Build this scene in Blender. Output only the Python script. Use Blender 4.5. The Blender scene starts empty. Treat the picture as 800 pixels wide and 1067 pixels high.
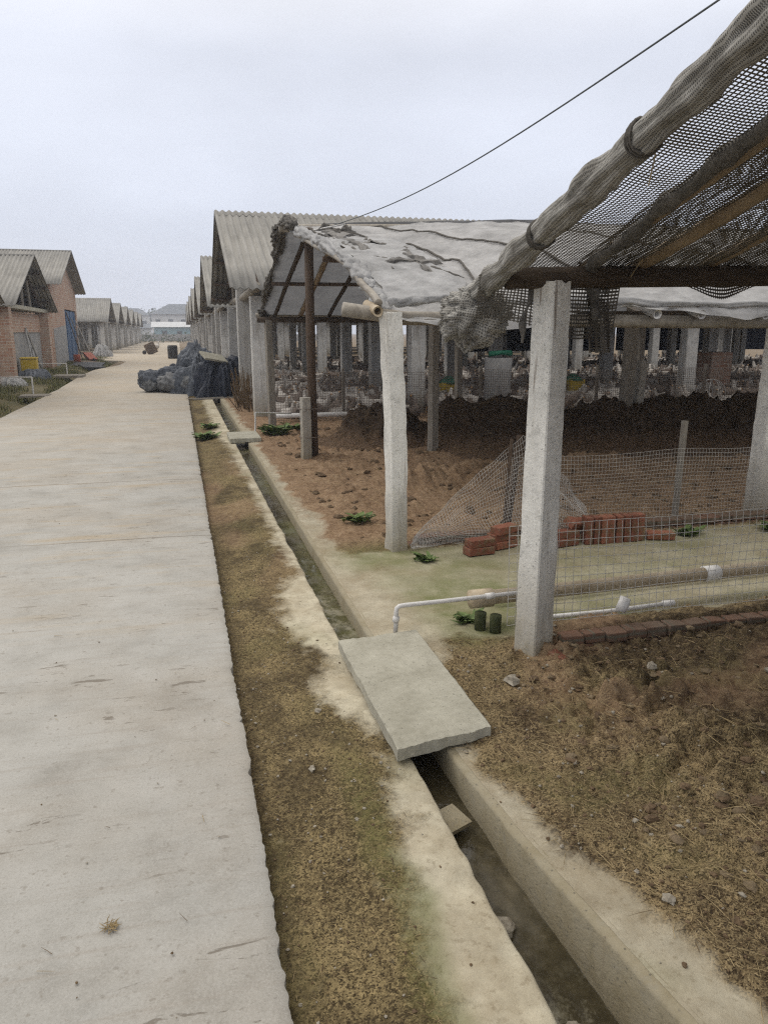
import bpy, math, random
from mathutils import Vector, Matrix, noise
R = math.radians
rnd = random.Random(7)
sc = bpy.context.scene
col = sc.collection

# ------------------------------------------------------------------ helpers
def N3(x, y, z=0.0): return noise.noise(Vector((x, y, z)))
def fbm(x, y, z=0.0, o=4):
    s = 0; a = .5; f = 1
    for _ in range(o):
        s += a*noise.noise(Vector((x*f, y*f, z+f))); a *= .5; f *= 2.03
    return s
def sm(a, b, x):
    if a == b: return 1.0 if x >= b else 0.0
    t = max(0, min(1, (x-a)/(b-a))); return t*t*(3-2*t)
def lerp(a, b, t): return a+(b-a)*t
def pw(pts, x):
    if x <= pts[0][0]: return pts[0][1]
    for (a, va), (b, vb) in zip(pts, pts[1:]):
        if x <= b: return va+(vb-va)*(x-a)/(b-a)
    return pts[-1][1]
def frange(a, b, s):
    n = max(1, int(round((b-a)/s))); return [a+(b-a)*i/n for i in range(n)]

class MB:
    def __init__(s): s.v = []; s.f = []; s.m = []; s.sharp = 0
    def face(s, idx, m=0): s.f.append(tuple(idx)); s.m.append(m)
    def box(s, c, size, rz=0, rx=0, ry=0, m=0, taper=1.0, jit=0):
        b = len(s.v); mt = Matrix.Translation(c) @ Matrix.Rotation(rz, 4, 'Z') @ Matrix.Rotation(rx, 4, 'X') @ Matrix.Rotation(ry, 4, 'Y')
        for dz in (-.5, .5):
            k = taper if dz > 0 else 1
            for dx, dy in ((-.5, -.5), (.5, -.5), (.5, .5), (-.5, .5)):
                p = Vector((dx*size[0]*k, dy*size[1]*k, dz*size[2]))
                if jit: p += Vector((rnd.uniform(-jit, jit), rnd.uniform(-jit, jit), rnd.uniform(-jit, jit)))
                s.v.append(tuple(mt @ p))
        for q in ((3, 2, 1, 0), (4, 5, 6, 7), (0, 1, 5, 4), (1, 2, 6, 5), (2, 3, 7, 6), (3, 0, 4, 7)): s.face([b+i for i in q], m)
        return s
    def tube(s, pts, r, n=8, m=0, cap=True, lump=0, ls=6.0, seed=0, flat=1.0, fold=0, nf=5):
        pts = [Vector(p) for p in pts]; b = len(s.v); k = len(pts)
        up = Vector((0, 0, 1))
        d0 = (pts[-1]-pts[0]).normalized() if (pts[-1]-pts[0]).length > 1e-6 else Vector((1, 0, 0))
        if abs(d0.dot(up)) > .93: up = Vector((0, 1, 0)) if abs(d0.y) < .9 else Vector((1, 0, 0))
        for i, p in enumerate(pts):
            d = (pts[min(i+1, k-1)]-pts[max(i-1, 0)]).normalized()
            a = d.cross(up).normalized(); c = a.cross(d).normalized()
            rr = r(i/(max(1, k-1))) if callable(r) else r
            for j in range(n):
                t = 2*math.pi*j/n; q = rr
                o = a*math.cos(t)+c*math.sin(t)*flat
                if fold:
                    ph = 3*N3(i*.10, seed+.3); rr = (r(i/(max(1, k-1))) if callable(r) else r)*(1+fold*(abs(math.sin(nf*.5*t+ph))-.5+.6*N3(math.cos(t)*2.2+i*.16, math.sin(t)*2.2, seed+i*.07)+.35*N3(math.cos(t)*5+i*.4, math.sin(t)*5, seed))); q = rr
                if lump: 
                    w = p+o*rr; q = rr*(1+lump*2*fbm(w.x*ls, w.y*ls, w.z*ls+seed, 3))
                s.v.append(tuple(p+o*q))
        for i in range(k-1):
            for j in range(n):
                s.face((b+i*n+j, b+i*n+(j+1) % n, b+(i+1)*n+(j+1) % n, b+(i+1)*n+j), m)
        if cap:
            s.face([b+j for j in range(n)][::-1], m); s.face([b+(k-1)*n+j for j in range(n)], m)
        return s
    def pipe(s, p0, p1, r, r2, n=14, m=0):      # hollow pipe
        s.tube([p0, p1], r, n, m, False); b = len(s.v); s.tube([p0, p1], r2, n, m, False)
        for e in (0, n):
            for j in range(n): s.face((b-2*n+e+j, b-2*n+e+(j+1) % n, b+e+(j+1) % n, b+e+j), m)
        return s
    def grid(s, nu, nv, fn, m=0):
        b = len(s.v)
        for i in range(nu+1):
            for j in range(nv+1): s.v.append(tuple(fn(i/nu, j/nv)))
        for i in range(nu):
            for j in range(nv):
                a = b+i*(nv+1)+j; s.face((a, a+nv+1, a+nv+2, a+1), m)
        return s
    def prism(s, poly, x0, x1, m=0):            # polygon in (y,z) extruded along x
        b = len(s.v); n = len(poly)
        for x in (x0, x1):
            for (y, z) in poly: s.v.append((x, y, z))
        s.face([b+i for i in range(n)][::-1], m); s.face([b+n+i for i in range(n)], m)
        for i in range(n): s.face((b+i, b+(i+1) % n, b+n+(i+1) % n, b+n+i), m)
        return s
    def rock(s, c, r, m=0, seed=0, squash=.6):
        b = len(s.v); n = 7; rg = 5
        c = Vector(c); ax = rnd.uniform(.7, 1.4); rz = rnd.uniform(0, 6.28)
        for i in range(1, rg):
            ph = math.pi*i/rg
            for j in range(n):
                t = 2*math.pi*j/n
                p = Vector((math.sin(ph)*math.cos(t)*ax, math.sin(ph)*math.sin(t), math.cos(ph)*squash))
                p *= 1+.75*noise.noise(p*1.5+Vector((seed, c.x*7, c.y*7)))+.3*noise.noise(p*3.5+Vector((seed, 3, 1)))
                p = Matrix.Rotation(rz, 3, 'Z') @ p
                s.v.append(tuple(c+p*r))
        t0 = len(s.v); s.v.append((c.x, c.y, c.z+r*squash)); s.v.append((c.x, c.y, c.z-r*squash))
        for i in range(rg-2):
            for j in range(n): s.face((b+i*n+j, b+(i+1)*n+j, b+(i+1)*n+(j+1) % n, b+i*n+(j+1) % n), m)
        for j in range(n):
            s.face((t0, b+j, b+(j+1) % n), m); s.face((t0+1, b+(rg-2)*n+(j+1) % n, b+(rg-2)*n+j), m)
        return s
    def build(s, name, mats, parent=None, smooth=False, attrs=None, uv=None, bevel=0, solid=0, sharp=0):
        if s.sharp: smooth, sharp = True, s.sharp
        me = bpy.data.meshes.new(name); me.from_pydata(s.v, [], s.f)
        if not isinstance(mats, (list, tuple)): mats = [mats]
        for m in mats: me.materials.append(m)
        if len(mats) > 1: me.polygons.foreach_set('material_index', s.m)
        if smooth: me.polygons.foreach_set('use_smooth', [True]*len(me.polygons))
        for k, vals in (attrs or {}).items():
            a = me.attributes.new(k, 'FLOAT', 'POINT'); a.data.foreach_set('value', vals)
        if sharp: me.set_sharp_from_angle(angle=R(sharp))
        if uv:
            l = me.uv_layers.new(name='UVMap'); buf = []
            for lp in me.loops: buf.extend(uv[lp.vertex_index])
            l.data.foreach_set('uv', buf)
        me.update()
        o = bpy.data.objects.new(name, me); col.objects.link(o)
        if parent: o.parent = parent
        if bevel:
            b = o.modifiers.new('bevel', 'BEVEL'); b.width = bevel; b.segments = 2; b.limit_method = 'ANGLE'
        if solid:
            b = o.modifiers.new('solid', 'SOLIDIFY'); b.thickness = solid; b.offset = 0
        return o
def tag(o, label=None, cat=None, group=None, kind=None):
    if label: o['label'] = label
    if cat: o['category'] = cat
    if group: o['group'] = group
    if kind: o['kind'] = kind
    return o
def thing(name, label, cat, loc=(0, 0, 0), rz=0, group=None):
    o = bpy.data.objects.new(name, None); col.objects.link(o); o.empty_display_size = .1
    o.location = loc; o.rotation_euler = (0, 0, rz); return tag(o, label, cat, group)
def dup(root, loc, rz, label=None):
    r = root.copy(); col.objects.link(r); r.location = loc; r.rotation_euler = (0, 0, rz)
    if label: r['label'] = label
    for ch in list(root.children):
        c = ch.copy(); col.objects.link(c); c.parent = r
        for g in list(ch.children):
            d = g.copy(); col.objects.link(d); d.parent = c
    return r

# ------------------------------------------------------------------ materials
class NT:
    def __init__(s, name):
        s.mat = bpy.data.materials.new(name); s.mat.use_nodes = True; s.t = s.mat.node_tree
        s.p = s.t.nodes['Principled BSDF']; s.out = s.t.nodes['Material Output']
        s.tc = s.n('ShaderNodeTexCoord'); s.co = s.tc.outputs['Object']
        s.p.inputs['Specular IOR Level'].default_value = .25
    def n(s, t): return s.t.nodes.new(t)
    def l(s, a, b): s.t.links.new(a, b)
    def set(s, inp, v):
        if hasattr(v, 'is_linked') or hasattr(v, 'links'): s.l(v, inp)
        elif isinstance(v, (tuple, list)) and len(v) == 3 and inp.type == 'RGBA': inp.default_value = (*v, 1)
        else: inp.default_value = v
    def map(s, sx=1, sy=1, sz=1, co=None, loc=(0, 0, 0)):
        m = s.n('ShaderNodeMapping'); s.l(co or s.co, m.inputs[0]); m.inputs['Scale'].default_value = (sx, sy, sz); m.inputs['Location'].default_value = loc
        return m.outputs[0]
    def noise(s, scale, det=4, rough=.6, co=None, dist=0):
        k = s.n('ShaderNodeTexNoise'); s.l(co or s.co, k.inputs['Vector']); k.inputs['Scale'].default_value = scale
        k.inputs['Detail'].default_value = det; k.inputs['Roughness'].default_value = rough; k.inputs['Distortion'].default_value = dist
        return k.outputs[0]
    def voro(s, scale, co=None, feat='F1', out='Distance', rand=1):
        k = s.n('ShaderNodeTexVoronoi'); s.l(co or s.co, k.inputs['Vector']); k.inputs['Scale'].default_value = scale; k.feature = feat
        k.inputs['Randomness'].default_value = rand
        return k.outputs[out]
    def ramp(s, fac, stops, interp='LINEAR'):
        k = s.n('ShaderNodeValToRGB'); s.l(fac, k.inputs[0]); e = k.color_ramp.elements; k.color_ramp.interpolation = interp
        while len(e) < len(stops): e.new(.5)
        for i, (p, c) in enumerate(stops):
            e[i].position = p; e[i].color = (c, c, c, 1) if isinstance(c, (int, float)) else (*c, 1)
        return k.outputs[0]
    def mix(s, fac, a, b, mode='MIX'):
        k = s.n('ShaderNodeMix'); k.data_type = 'RGBA'; k.blend_type = mode
        s.set(k.inputs[0], fac); s.set(k.inputs[6], a); s.set(k.inputs[7], b); return k.outputs[2]
    def math(s, op, a, b=0, c=0, clamp=False):
        k = s.n('ShaderNodeMath'); k.operation = op; k.use_clamp = clamp
        s.set(k.inputs[0], a); s.set(k.inputs[1], b); s.set(k.inputs[2], c); return k.outputs[0]
    def attr(s, name):
        k = s.n('ShaderNodeAttribute'); k.attribute_name = name; return k.outputs['Fac']
    def sep(s, co=None):
        k = s.n('ShaderNodeSeparateXYZ'); s.l(co or s.co, k.inputs[0]); return k.outputs
    def comb(s, x=0, y=0, z=0):
        k = s.n('ShaderNodeCombineXYZ'); s.set(k.inputs[0], x); s.set(k.inputs[1], y); s.set(k.inputs[2], z); return k.outputs[0]
    def wallco(s):
        g = s.n('ShaderNodeNewGeometry'); nn = s.sep(g.outputs['Normal']); p = s.sep()
        f = s.math('GREATER_THAN', s.math('ABSOLUTE', nn[0]), .5)
        u = s.math('ADD', s.math('MULTIPLY', p[1], f), s.math('MULTIPLY', p[0], s.math('SUBTRACT', 1.0, f)))
        return s.comb(u, p[2], 0)
    def done(s, color, rough=.85, bump=None, bs=.5, bd=.01, metal=0, spec=None):
        s.set(s.p.inputs['Base Color'], color); s.set(s.p.inputs['Roughness'], rough); s.p.inputs['Metallic'].default_value = metal
        if spec is not None: s.p.inputs['Specular IOR Level'].default_value = spec
        if bump is not None:
            b = s.n('ShaderNodeBump'); s.l(bump, b.inputs['Height']); b.inputs['Strength'].default_value = bs; b.inputs['Distance'].default_value = bd
            s.l(b.outputs[0], s.p.inputs['Normal'])
        return s.mat
MT = {}
def simple(name, c1, c2, scale=8, rough=.8, bs=.4, bd=.01, stretch=(1, 1, 1), metal=0, spec=None, speck=0):
    k = NT(name); co = k.map(*stretch)
    a = k.noise(scale, 5, .65, co); b = k.noise(scale*7, 3, .6, co)
    f = k.math('ADD', k.math('MULTIPLY', a, .65), k.math('MULTIPLY', b, .35))
    c = k.ramp(f, [(.33, c1), (.66, c2)])
    if speck:
        c = k.mix(k.ramp(k.noise(scale*14, 2, .5), [(.62, 0), (.72, speck)]), c, tuple(v*.25 for v in c1))
    MT[name] = k.done(c, rough, f, bs, bd, metal, spec); return MT[name]

def m_road():
    k = NT('road_concrete'); p = k.sep()
    big = k.noise(.55, 5, .6); mid = k.noise(2.6, 5, .65); fine = k.noise(70, 3, .7)
    streak = k.noise(1.0, 4, .7, k.map(1.3, 26, 1)); brush = k.noise(1.0, 3, .6, k.map(4, 150, 1))
    c = k.ramp(mid, [(.3, (.245, .237, .214)), (.5, (.325, .318, .292)), (.72, (.375, .367, .340))])
    c = k.mix(k.ramp(big, [(.45, 0), (.68, .55)]), c, (.315, .268, .205))
    c = k.mix(k.ramp(k.noise(1.4, 5, .7, k.map(1, 1, 1, None, (3, 8, 1))), [(.5, 0), (.66, .5)]), c, (.40, .395, .37))
    c = k.mix(k.ramp(streak, [(.53, 0), (.68, .5)]), c, (.27, .245, .21))
    # dust and tan clay carried on the far road
    far = k.math('MULTIPLY', k.ramp(k.math('MULTIPLY', p[1], .02), [(.16, 0), (.42, .55), (1, .85)]), k.ramp(k.noise(.8, 4, .6), [(.3, .4), (.6, 1)]))
    c = k.mix(far, c, (.40, .33, .235))
    # ochre marks across the slab
    oc = k.math('MULTIPLY', k.ramp(k.noise(1.0, 4, .65, k.map(.8, 5, 1)), [(.54, 0), (.66, .45)]), k.ramp(k.math('MULTIPLY', p[1], .1), [(.3, 0), (.6, 1)]))
    c = k.mix(oc, c, (.36, .27, .15))
    sp = k.ramp(k.noise(30, 3, .6), [(.62, 0), (.70, .6)]); c = k.mix(sp, c, (.20, .18, .15))
    pit = k.math('MULTIPLY', k.ramp(k.noise(9, 4, .75, None, 1.2), [(.63, 0), (.70, .55)]), k.ramp(k.noise(1.3, 2), [(.45, 0), (.6, 1)]))
    c = k.mix(pit, c, (.22, .195, .16))
    c = k.mix(k.ramp(k.noise(150, 2, .6), [(.45, 0), (.66, .28)]), c, (.44, .43, .40)); c = k.mix(k.ramp(k.noise(120, 2, .6, k.map(1, 1, 1, None, (5, 5, 5))), [(.54, 0), (.70, .38)]), c, (.21, .197, .17))
    # cast joints
    wy = k.math('ADD', p[1], k.math('MULTIPLY', k.noise(1.6, 4), .10)); jm = None
    for y0, wd, st in ((6.22, .016, .95), (8.75, .022, .8), (13.2, .03, .4), (18.5, .04, .4), (26, .05, .4)):
        q = k.ramp(k.math('DIVIDE', k.math('ABSOLUTE', k.math('SUBTRACT', wy, y0)), wd), [(.2, st), (1, 0)]); jm = q if jm is None else k.math('MAXIMUM', jm, q)
    jm = k.math('MULTIPLY', jm, k.ramp(k.noise(1.1, 3), [(.36, .25), (.55, 1)]))
    c = k.mix(jm, c, (.17, .15, .125))
    gouge = k.math('MULTIPLY', k.ramp(k.noise(1.0, 4, .7, k.map(5, 22, 1), .6), [(.615, 0), (.655, .8)]), k.ramp(k.noise(1.1, 3), [(.47, 0), (.56, 1)]))
    c = k.mix(gouge, c, (.15, .13, .105)); crm = gouge
    h = k.math('ADD', k.math('MULTIPLY', brush, .5), k.math('ADD', k.math('MULTIPLY', fine, .35), k.math('MULTIPLY', pit, -.8)))
    h = k.math('SUBTRACT', h, k.math('ADD', jm, crm))
    return k.done(c, .88, h, .45, .006)
def m_soil(name, base, alt, straw, dark, concrete=(.40, .365, .29)):
    k = NT(name)
    a = k.noise(3.2, 5, .65); b = k.noise(22, 4, .7); fine = k.noise(110, 3, .75)
    gr = k.voro(240, None, 'F1', 'Color'); g1 = k.sep(gr)[0]; g2 = k.sep(k.voro(95, k.mix(.02, k.co, k.comb(k.noise(60, 2), k.noise(63, 2), 0)), 'F1', 'Color'))[1]
    st = k.noise(1.0, 3, .7, k.map(55, 170, 60)); st2 = k.noise(1.0, 3, .7, k.map(170, 50, 60))
    c = k.ramp(k.math('ADD', k.math('MULTIPLY', a, .55), k.math('MULTIPLY', b, .45)), [(.38, alt), (.5, base), (.62, tuple(min(1, v*1.5) for v in base))])
    c = k.mix(k.ramp(st, [(.60, 0), (.70, .35)]), c, straw); c = k.mix(k.ramp(st2, [(.62, 0), (.72, .3)]), c, straw)
    c = k.mix(k.ramp(g1, [(.72, 0), (.92, .55)]), c, straw)
    c = k.mix(k.ramp(g2, [(.86, 0), (.93, .6)]), c, tuple(v*2.0 for v in base))
    c = k.mix(k.ramp(g2, [(.06, .7), (.16, 0)]), c, dark)
    c = k.mix(k.ramp(g1, [(.14, .85), (.34, 0)]), c, dark)
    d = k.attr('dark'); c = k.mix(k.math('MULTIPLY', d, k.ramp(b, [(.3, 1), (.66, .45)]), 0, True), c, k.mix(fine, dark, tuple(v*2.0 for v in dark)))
    rd = k.attr('red'); c = k.mix(k.math('MULTIPLY', rd, .75), c, k.ramp(k.math('ADD', k.math('MULTIPLY', a, .4), k.math('MULTIPLY', b, .6)), [(.34, (.15, .09, .052)), (.5, (.29, .19, .118)), (.66, (.40, .29, .19))]))
    ms = k.attr('moss'); c = k.mix(k.math('MULTIPLY', ms, k.ramp(b, [(.35, .15), (.6, .9)])), c, k.ramp(fine, [(.3, (.085, .09, .028)), (.7, (.17, .16, .06))]))
    f = k.attr('conc')
    fe = k.ramp(k.math('ADD', f, k.math('MULTIPLY', k.math('SUBTRACT', k.math('ADD', k.math('MULTIPLY', k.noise(9, 5, .7), .6), k.math('MULTIPLY', b, .4)), .5), 1.9)), [(.18, 0), (.86, 1)])
    cc = k.ramp(k.noise(7, 5, .7), [(.3, tuple(v*.72 for v in concrete)), (.6, concrete), (.8, tuple(v*1.1 for v in concrete))])
    cc = k.mix(k.ramp(k.noise(45, 3, .6), [(.56, 0), (.72, .55)]), cc, (.19, .155, .10))
    cc = k.mix(k.ramp(k.noise(2.6, 5, .7), [(.42, 0), (.66, .65)]), cc, (.225, .175, .105))
    cc = k.mix(k.math('MULTIPLY', ms, k.ramp(k.noise(4, 5, .7), [(.30, .35), (.58, .92)])), cc, (.15, .16, .068))
    c = k.mix(fe, c, cc)
    h = k.math('ADD', k.math('MULTIPLY', b, .5), k.math('ADD', k.math('MULTIPLY', fine, .35), k.math('MULTIPLY', st, .35)))
    h = k.math('MULTIPLY', h, k.math('SUBTRACT', 1.0, k.math('MULTIPLY', fe, .75)))
    return k.done(c, .93, h, .8, .022, 0, .12)
def m_brick(name, c1, c2, mortar, bw=.24, bh=.072):
    k = NT(name); co = k.wallco()
    b = k.n('ShaderNodeTexBrick'); k.l(co, b.inputs['Vector']); b.inputs['Scale'].default_value = 1
    b.inputs['Brick Width'].default_value = bw; b.inputs['Row Height'].default_value = bh; b.inputs['Mortar Size'].default_value = .008
    b.inputs['Color1'].default_value = (*c1, 1); b.inputs['Color2'].default_value = (*c2, 1); b.inputs['Mortar'].default_value = (*mortar, 1)
    b.inputs['Bias'].default_value = -.1
    c = k.mix(k.ramp(k.noise(2.5, 5, .7), [(.4, 0), (.7, .6)]), b.outputs[0], tuple(v*.9+.02 for v in mortar))
    c = k.mix(k.ramp(k.noise(18, 3, .6), [(.5, 0), (.8, .5)]), c, tuple(v*.5 for v in c1))
    return k.done(c, .9, b.outputs['Fac'], -.6, .01)
def m_conc_post(name, c, stain=(.20, .17, .13)):
    k = NT(name)
    a = k.noise(5, 5, .7); f = k.noise(60, 3, .7); v = k.noise(1.0, 4, .7, k.map(9, 9, 1.2))
    cc = k.ramp(a, [(.3, tuple(x*.75 for x in c)), (.55, c), (.8, tuple(min(.85, x*1.12) for x in c))])
    cc = k.mix(k.ramp(v, [(.52, 0), (.70, .55)]), cc, stain)
    z = k.sep()[2]
    cc = k.mix(k.math('MULTIPLY', k.ramp(z, [(0.05, .85), (.55, 0)]), k.ramp(a, [(.3, .4), (.6, 1)])), cc, (.22, .185, .115))
    cc = k.mix(k.ramp(f, [(.62, 0), (.70, .75)]), cc, tuple(x*.35 for x in c))
    cc = k.mix(k.ramp(k.noise(14, 4, .75), [(.55, 0), (.66, .55)]), cc, tuple(x*.6 for x in c))
    cc = k.mix(k.ramp(k.voro(38), [(.10, .85), (.16, 0)]), cc, tuple(x*.3 for x in c))
    cc = k.mix(k.math('MULTIPLY', k.ramp(k.noise(1.0, 3, .6, k.map(22, 22, .9)), [(.62, 0), (.68, .7)]), k.ramp(z, [(.4, .2), (1.3, 1)])), cc, (.13, .085, .05))
    return k.done(cc, .9, k.math('ADD', k.math('MULTIPLY', f, .5), a), .55, .012)
def m_corr():
    k = NT('corrugated_cement'); p = k.sep()
    v = k.noise(1.0, 4, .65, k.map(7, .7, .7)); a = k.noise(1.2, 4, .6); f = k.noise(40, 3, .7)
    sh = k.n('ShaderNodeTexWhiteNoise'); sh.noise_dimensions = '2D'
    k.l(k.comb(k.math('FLOOR', k.math('MULTIPLY', p[0], 1.05)), k.math('FLOOR', k.math('MULTIPLY', p[1], .62)), 0), sh.inputs[0])
    c = k.ramp(k.math('ADD', k.math('MULTIPLY', v, .6), k.math('MULTIPLY', a, .4)), [(.3, (.155, .15, .138)), (.5, (.25, .242, .222)), (.7, (.33, .318, .29))])
    c = k.mix(k.math('MULTIPLY', sh.outputs[0], .25), c, (.15, .15, .145))
    c = k.mix(k.ramp(f, [(.55, 0), (.75, .5)]), c, (.12, .12, .105))
    return k.done(c, .92, f, .3, .005)
def m_tarp(name, c1, c2, trans=.45):
    k = NT(name); a = k.noise(2.2, 5, .65); w = k.noise(1.0, 4, .7, k.map(3, 14, 6)); f = k.noise(9, 4, .7)
    c = k.ramp(k.math('ADD', k.math('MULTIPLY', a, .6), k.math('MULTIPLY', f, .4)), [(.34, c1), (.62, c2)])
    k.done(c, .62, k.math('ADD', w, k.math('MULTIPLY', f, .6)), .5, .03)
    if trans:
        t = k.n('ShaderNodeBsdfTranslucent'); k.l(c, t.inputs[0]); mx = k.n('ShaderNodeMixShader'); mx.inputs[0].default_value = trans
        k.l(k.p.outputs[0], mx.inputs[1]); k.l(t.outputs[0], mx.inputs[2]); k.l(mx.outputs[0], k.out.inputs[0])
    return k.mat
def m_net(name, cu, cv, hole, color, color2, opaque=0.0):
    k = NT(name); uv = k.tc.outputs['UV']
    wob = k.noise(3.0, 3, .6, uv); p = k.sep(uv)
    u = k.math('FRACT', k.math('DIVIDE', k.math('ADD', p[0], k.math('MULTIPLY', wob, .014)), cu))
    v = k.math('FRACT', k.math('DIVIDE', k.math('ADD', p[1], k.math('MULTIPLY', k.noise(2.3, 3, .6, k.map(1, 1, 1, uv, (4, 2, 0))), .02)), cv))
    hu = k.math('LESS_THAN', k.math('ABSOLUTE', k.math('SUBTRACT', u, .5)), hole[0]*.5)
    dens = k.noise(1.6, 4, .65, k.map(1, 2.2, 1, uv, (9, 1, 0)))
    hh = k.math('MULTIPLY', k.ramp(dens, [(.3, .55), (.62, 1.12)]), hole[1]*.5)
    hv = k.math('LESS_THAN', k.math('ABSOLUTE', k.math('SUBTRACT', v, .5)), hh)
    h = k.math('MULTIPLY', hu, hv)
    if opaque: h = k.math('MULTIPLY', h, 1-opaque)
    c = k.mix(k.noise(4, 4), color, color2)
    k.done(c, .7, k.math('SUBTRACT', 1.0, h), .4, .004)
    t = k.n('ShaderNodeBsdfTransparent'); mx = k.n('ShaderNodeMixShader'); k.l(h, mx.inputs[0])
    k.l(k.p.outputs[0], mx.inputs[1]); k.l(t.outputs[0], mx.inputs[2]); k.l(mx.outputs[0], k.out.inputs[0])
    return k.mat
def m_wrap():
    k = NT('net_wrap'); uv = k.tc.outputs['UV']; p = k.sep(uv); wob = k.noise(5, 3, .6, uv)
    u = k.math('ABSOLUTE', k.math('SUBTRACT', k.math('FRACT', k.math('ADD', k.math('MULTIPLY', p[0], 105), k.math('MULTIPLY', wob, 2.5))), .5))
    v = k.math('ABSOLUTE', k.math('SUBTRACT', k.math('FRACT', k.math('ADD', k.math('MULTIPLY', p[1], 95), k.math('MULTIPLY', wob, 2.0))), .5))
    h = k.math('MULTIPLY', k.ramp(u, [(.22, 0), (.32, 1)]), k.ramp(v, [(.22, 0), (.32, 1)]))
    base = k.ramp(k.noise(6, 4, .65), [(.3, (.17, .16, .14)), (.55, (.36, .35, .32)), (.75, (.50, .49, .465))])
    c = k.mix(k.math('MULTIPLY', h, .72), base, (.06, .055, .05))
    c = k.mix(k.ramp(k.noise(2.3, 4, .7), [(.55, 0), (.68, .7)]), c, (.08, .07, .055))
    return k.done(c, .8, k.math('ADD', k.math('MULTIPLY', h, -1), k.noise(12, 4)), .8, .012)
def m_bamboo(name, c1, c2):
    k = NT(name); a = k.noise(1.0, 4, .65, k.map(30, 4, 30)); b = k.noise(5, 4, .6)
    c = k.ramp(k.math('ADD', k.math('MULTIPLY', a, .6), k.math('MULTIPLY', b, .4)), [(.3, c1), (.65, c2)])
    return k.done(c, .55, a, .3, .004, 0, .35)
def m_water():
    k = NT('drain_mud'); a = k.noise(4, 5, .7); b = k.noise(25, 4, .7)
    c = k.ramp(k.math('ADD', k.math('MULTIPLY', a, .6), k.math('MULTIPLY', b, .4)), [(.32, (.022, .018, .010)), (.52, (.055, .046, .026)), (.7, (.11, .092, .055))])
    ms = k.attr('moss'); c = k.mix(k.math('MULTIPLY', ms, k.ramp(k.noise(6, 5, .7), [(.35, .3), (.6, 1)])), c, (.085, .085, .03))
    pc = k.attr('conc'); c = k.mix(k.math('MULTIPLY', pc, k.ramp(k.noise(7, 5, .75), [(.45, 0), (.58, .9)])), c, (.27, .25, .18))
    r = k.ramp(a, [(.46, .07), (.62, .55)])
    return k.done(c, r, k.math('ADD', a, k.math('MULTIPLY', b, .4)), .35, .012, 0, .4)
MT['road'] = m_road()
MT['soil'] = m_soil('verge_soil', (.170, .130, .066), (.088, .066, .034), (.34, .27, .135), (.034, .025, .014), (.52, .475, .36))
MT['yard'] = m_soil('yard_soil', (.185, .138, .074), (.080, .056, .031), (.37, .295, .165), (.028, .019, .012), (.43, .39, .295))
MT['brick'] = m_brick('old_brick', (.34, .17, .11), (.42, .30, .215), (.46, .42, .36), .30, .10)
MT['kerb_brick'] = m_brick('kerb_brick', (.16, .085, .055), (.11, .085, .06), (.13, .11, .08), .23, .06)
MT['pillar'] = m_conc_post('whitewashed_concrete', (.68, .67, .625))
MT['pillar_grey'] = m_conc_post('bare_concrete', (.36, .34, .30))
MT['shed_post'] = m_conc_post('shed_concrete', (.50, .495, .475))
MT['corr'] = m_corr()
MT['tarp'] = m_tarp('white_tarp', (.28, .28, .278), (.55, .552, .552), .36)
MT['tarp_scrap'] = m_tarp('torn_grey_tarp', (.035, .032, .028), (.20, .19, .175), 0)
MT['tarp_under'] = m_tarp('grey_woven_tarp', (.15, .155, .165), (.235, .24, .25), .35)
MT['tarp_dark'] = m_tarp('dark_blue_tarp', (.008, .011, .02), (.022, .029, .047), 0)
MT['tarp_grey'] = m_tarp('grey_blue_tarp', (.035, .042, .055), (.125, .14, .165), 0)
MT['sack'] = m_tarp('grey_sack', (.05, .054, .06), (.17, .175, .18), 0)
MT['net'] = m_net('shade_net_weave', .0165, .0150, (.62, .56), (.085, .077, .064), (.17, .155, .13))
MT['net2'] = m_net('shade_net_weave_dense', .0165, .0146, (.58, .46), (.06, .053, .045), (.125, .11, .09))
MT['wrap'] = m_wrap()
MT['bundle'] = simple('bundled_net', (.045, .042, .037), (.19, .178, .16), 14, .9, .9, .02)
MT['bamboo'] = m_bamboo('bamboo', (.15, .105, .06), (.31, .235, .15))
MT['oldbamboo'] = m_bamboo('weathered_bamboo', (.14, .12, .095), (.33, .30, .25))
MT['log'] = simple('dark_log', (.028, .02, .014), (.085, .062, .042), 8, .85, .7, .01, (1, 8, 8))
MT['wood'] = simple('brown_post_wood', (.045, .03, .021), (.12, .085, .06), 6, .85, .6, .008, (12, 12, 1.2))
MT['greywood'] = simple('grey_wood', (.13, .115, .095), (.30, .275, .235), 6, .88, .6, .008, (12, 12, 1.2))
MT['slab'] = simple('slab_concrete', (.265, .252, .198), (.42, .405, .335), 5, .88, .5, .008, (1, 1, 1), 0, None, .5)
MT['plaster'] = simple('grey_plaster', (.20, .205, .21), (.37, .36, .345), 2.2, .9, .4, .01)
MT['pvc'] = simple('white_pvc', (.52, .51, .49), (.66, .65, .63), 9, .45, .15, .003, spec=.4)
MT['dirtypvc'] = simple('stained_pvc', (.30, .235, .15), (.52, .44, .32), 7, .6, .2, .004)
k_ = NT('loose_red_brick'); k_o = k_.n('ShaderNodeObjectInfo').outputs['Random']; k_a = k_.noise(18, 5, .7)
k_c = k_.mix(k_.ramp(k_o, [(0, 0), (1, 1)]), (.17, .065, .042), (.29, .115, .07)); k_c = k_.mix(k_.ramp(k_a, [(.5, 0), (.68, .7)]), k_c, (.25, .19, .13)); k_c = k_.mix(k_.ramp(k_.noise(60, 3, .6), [(.55, 0), (.7, .7)]), k_c, (.09, .04, .025))
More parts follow.
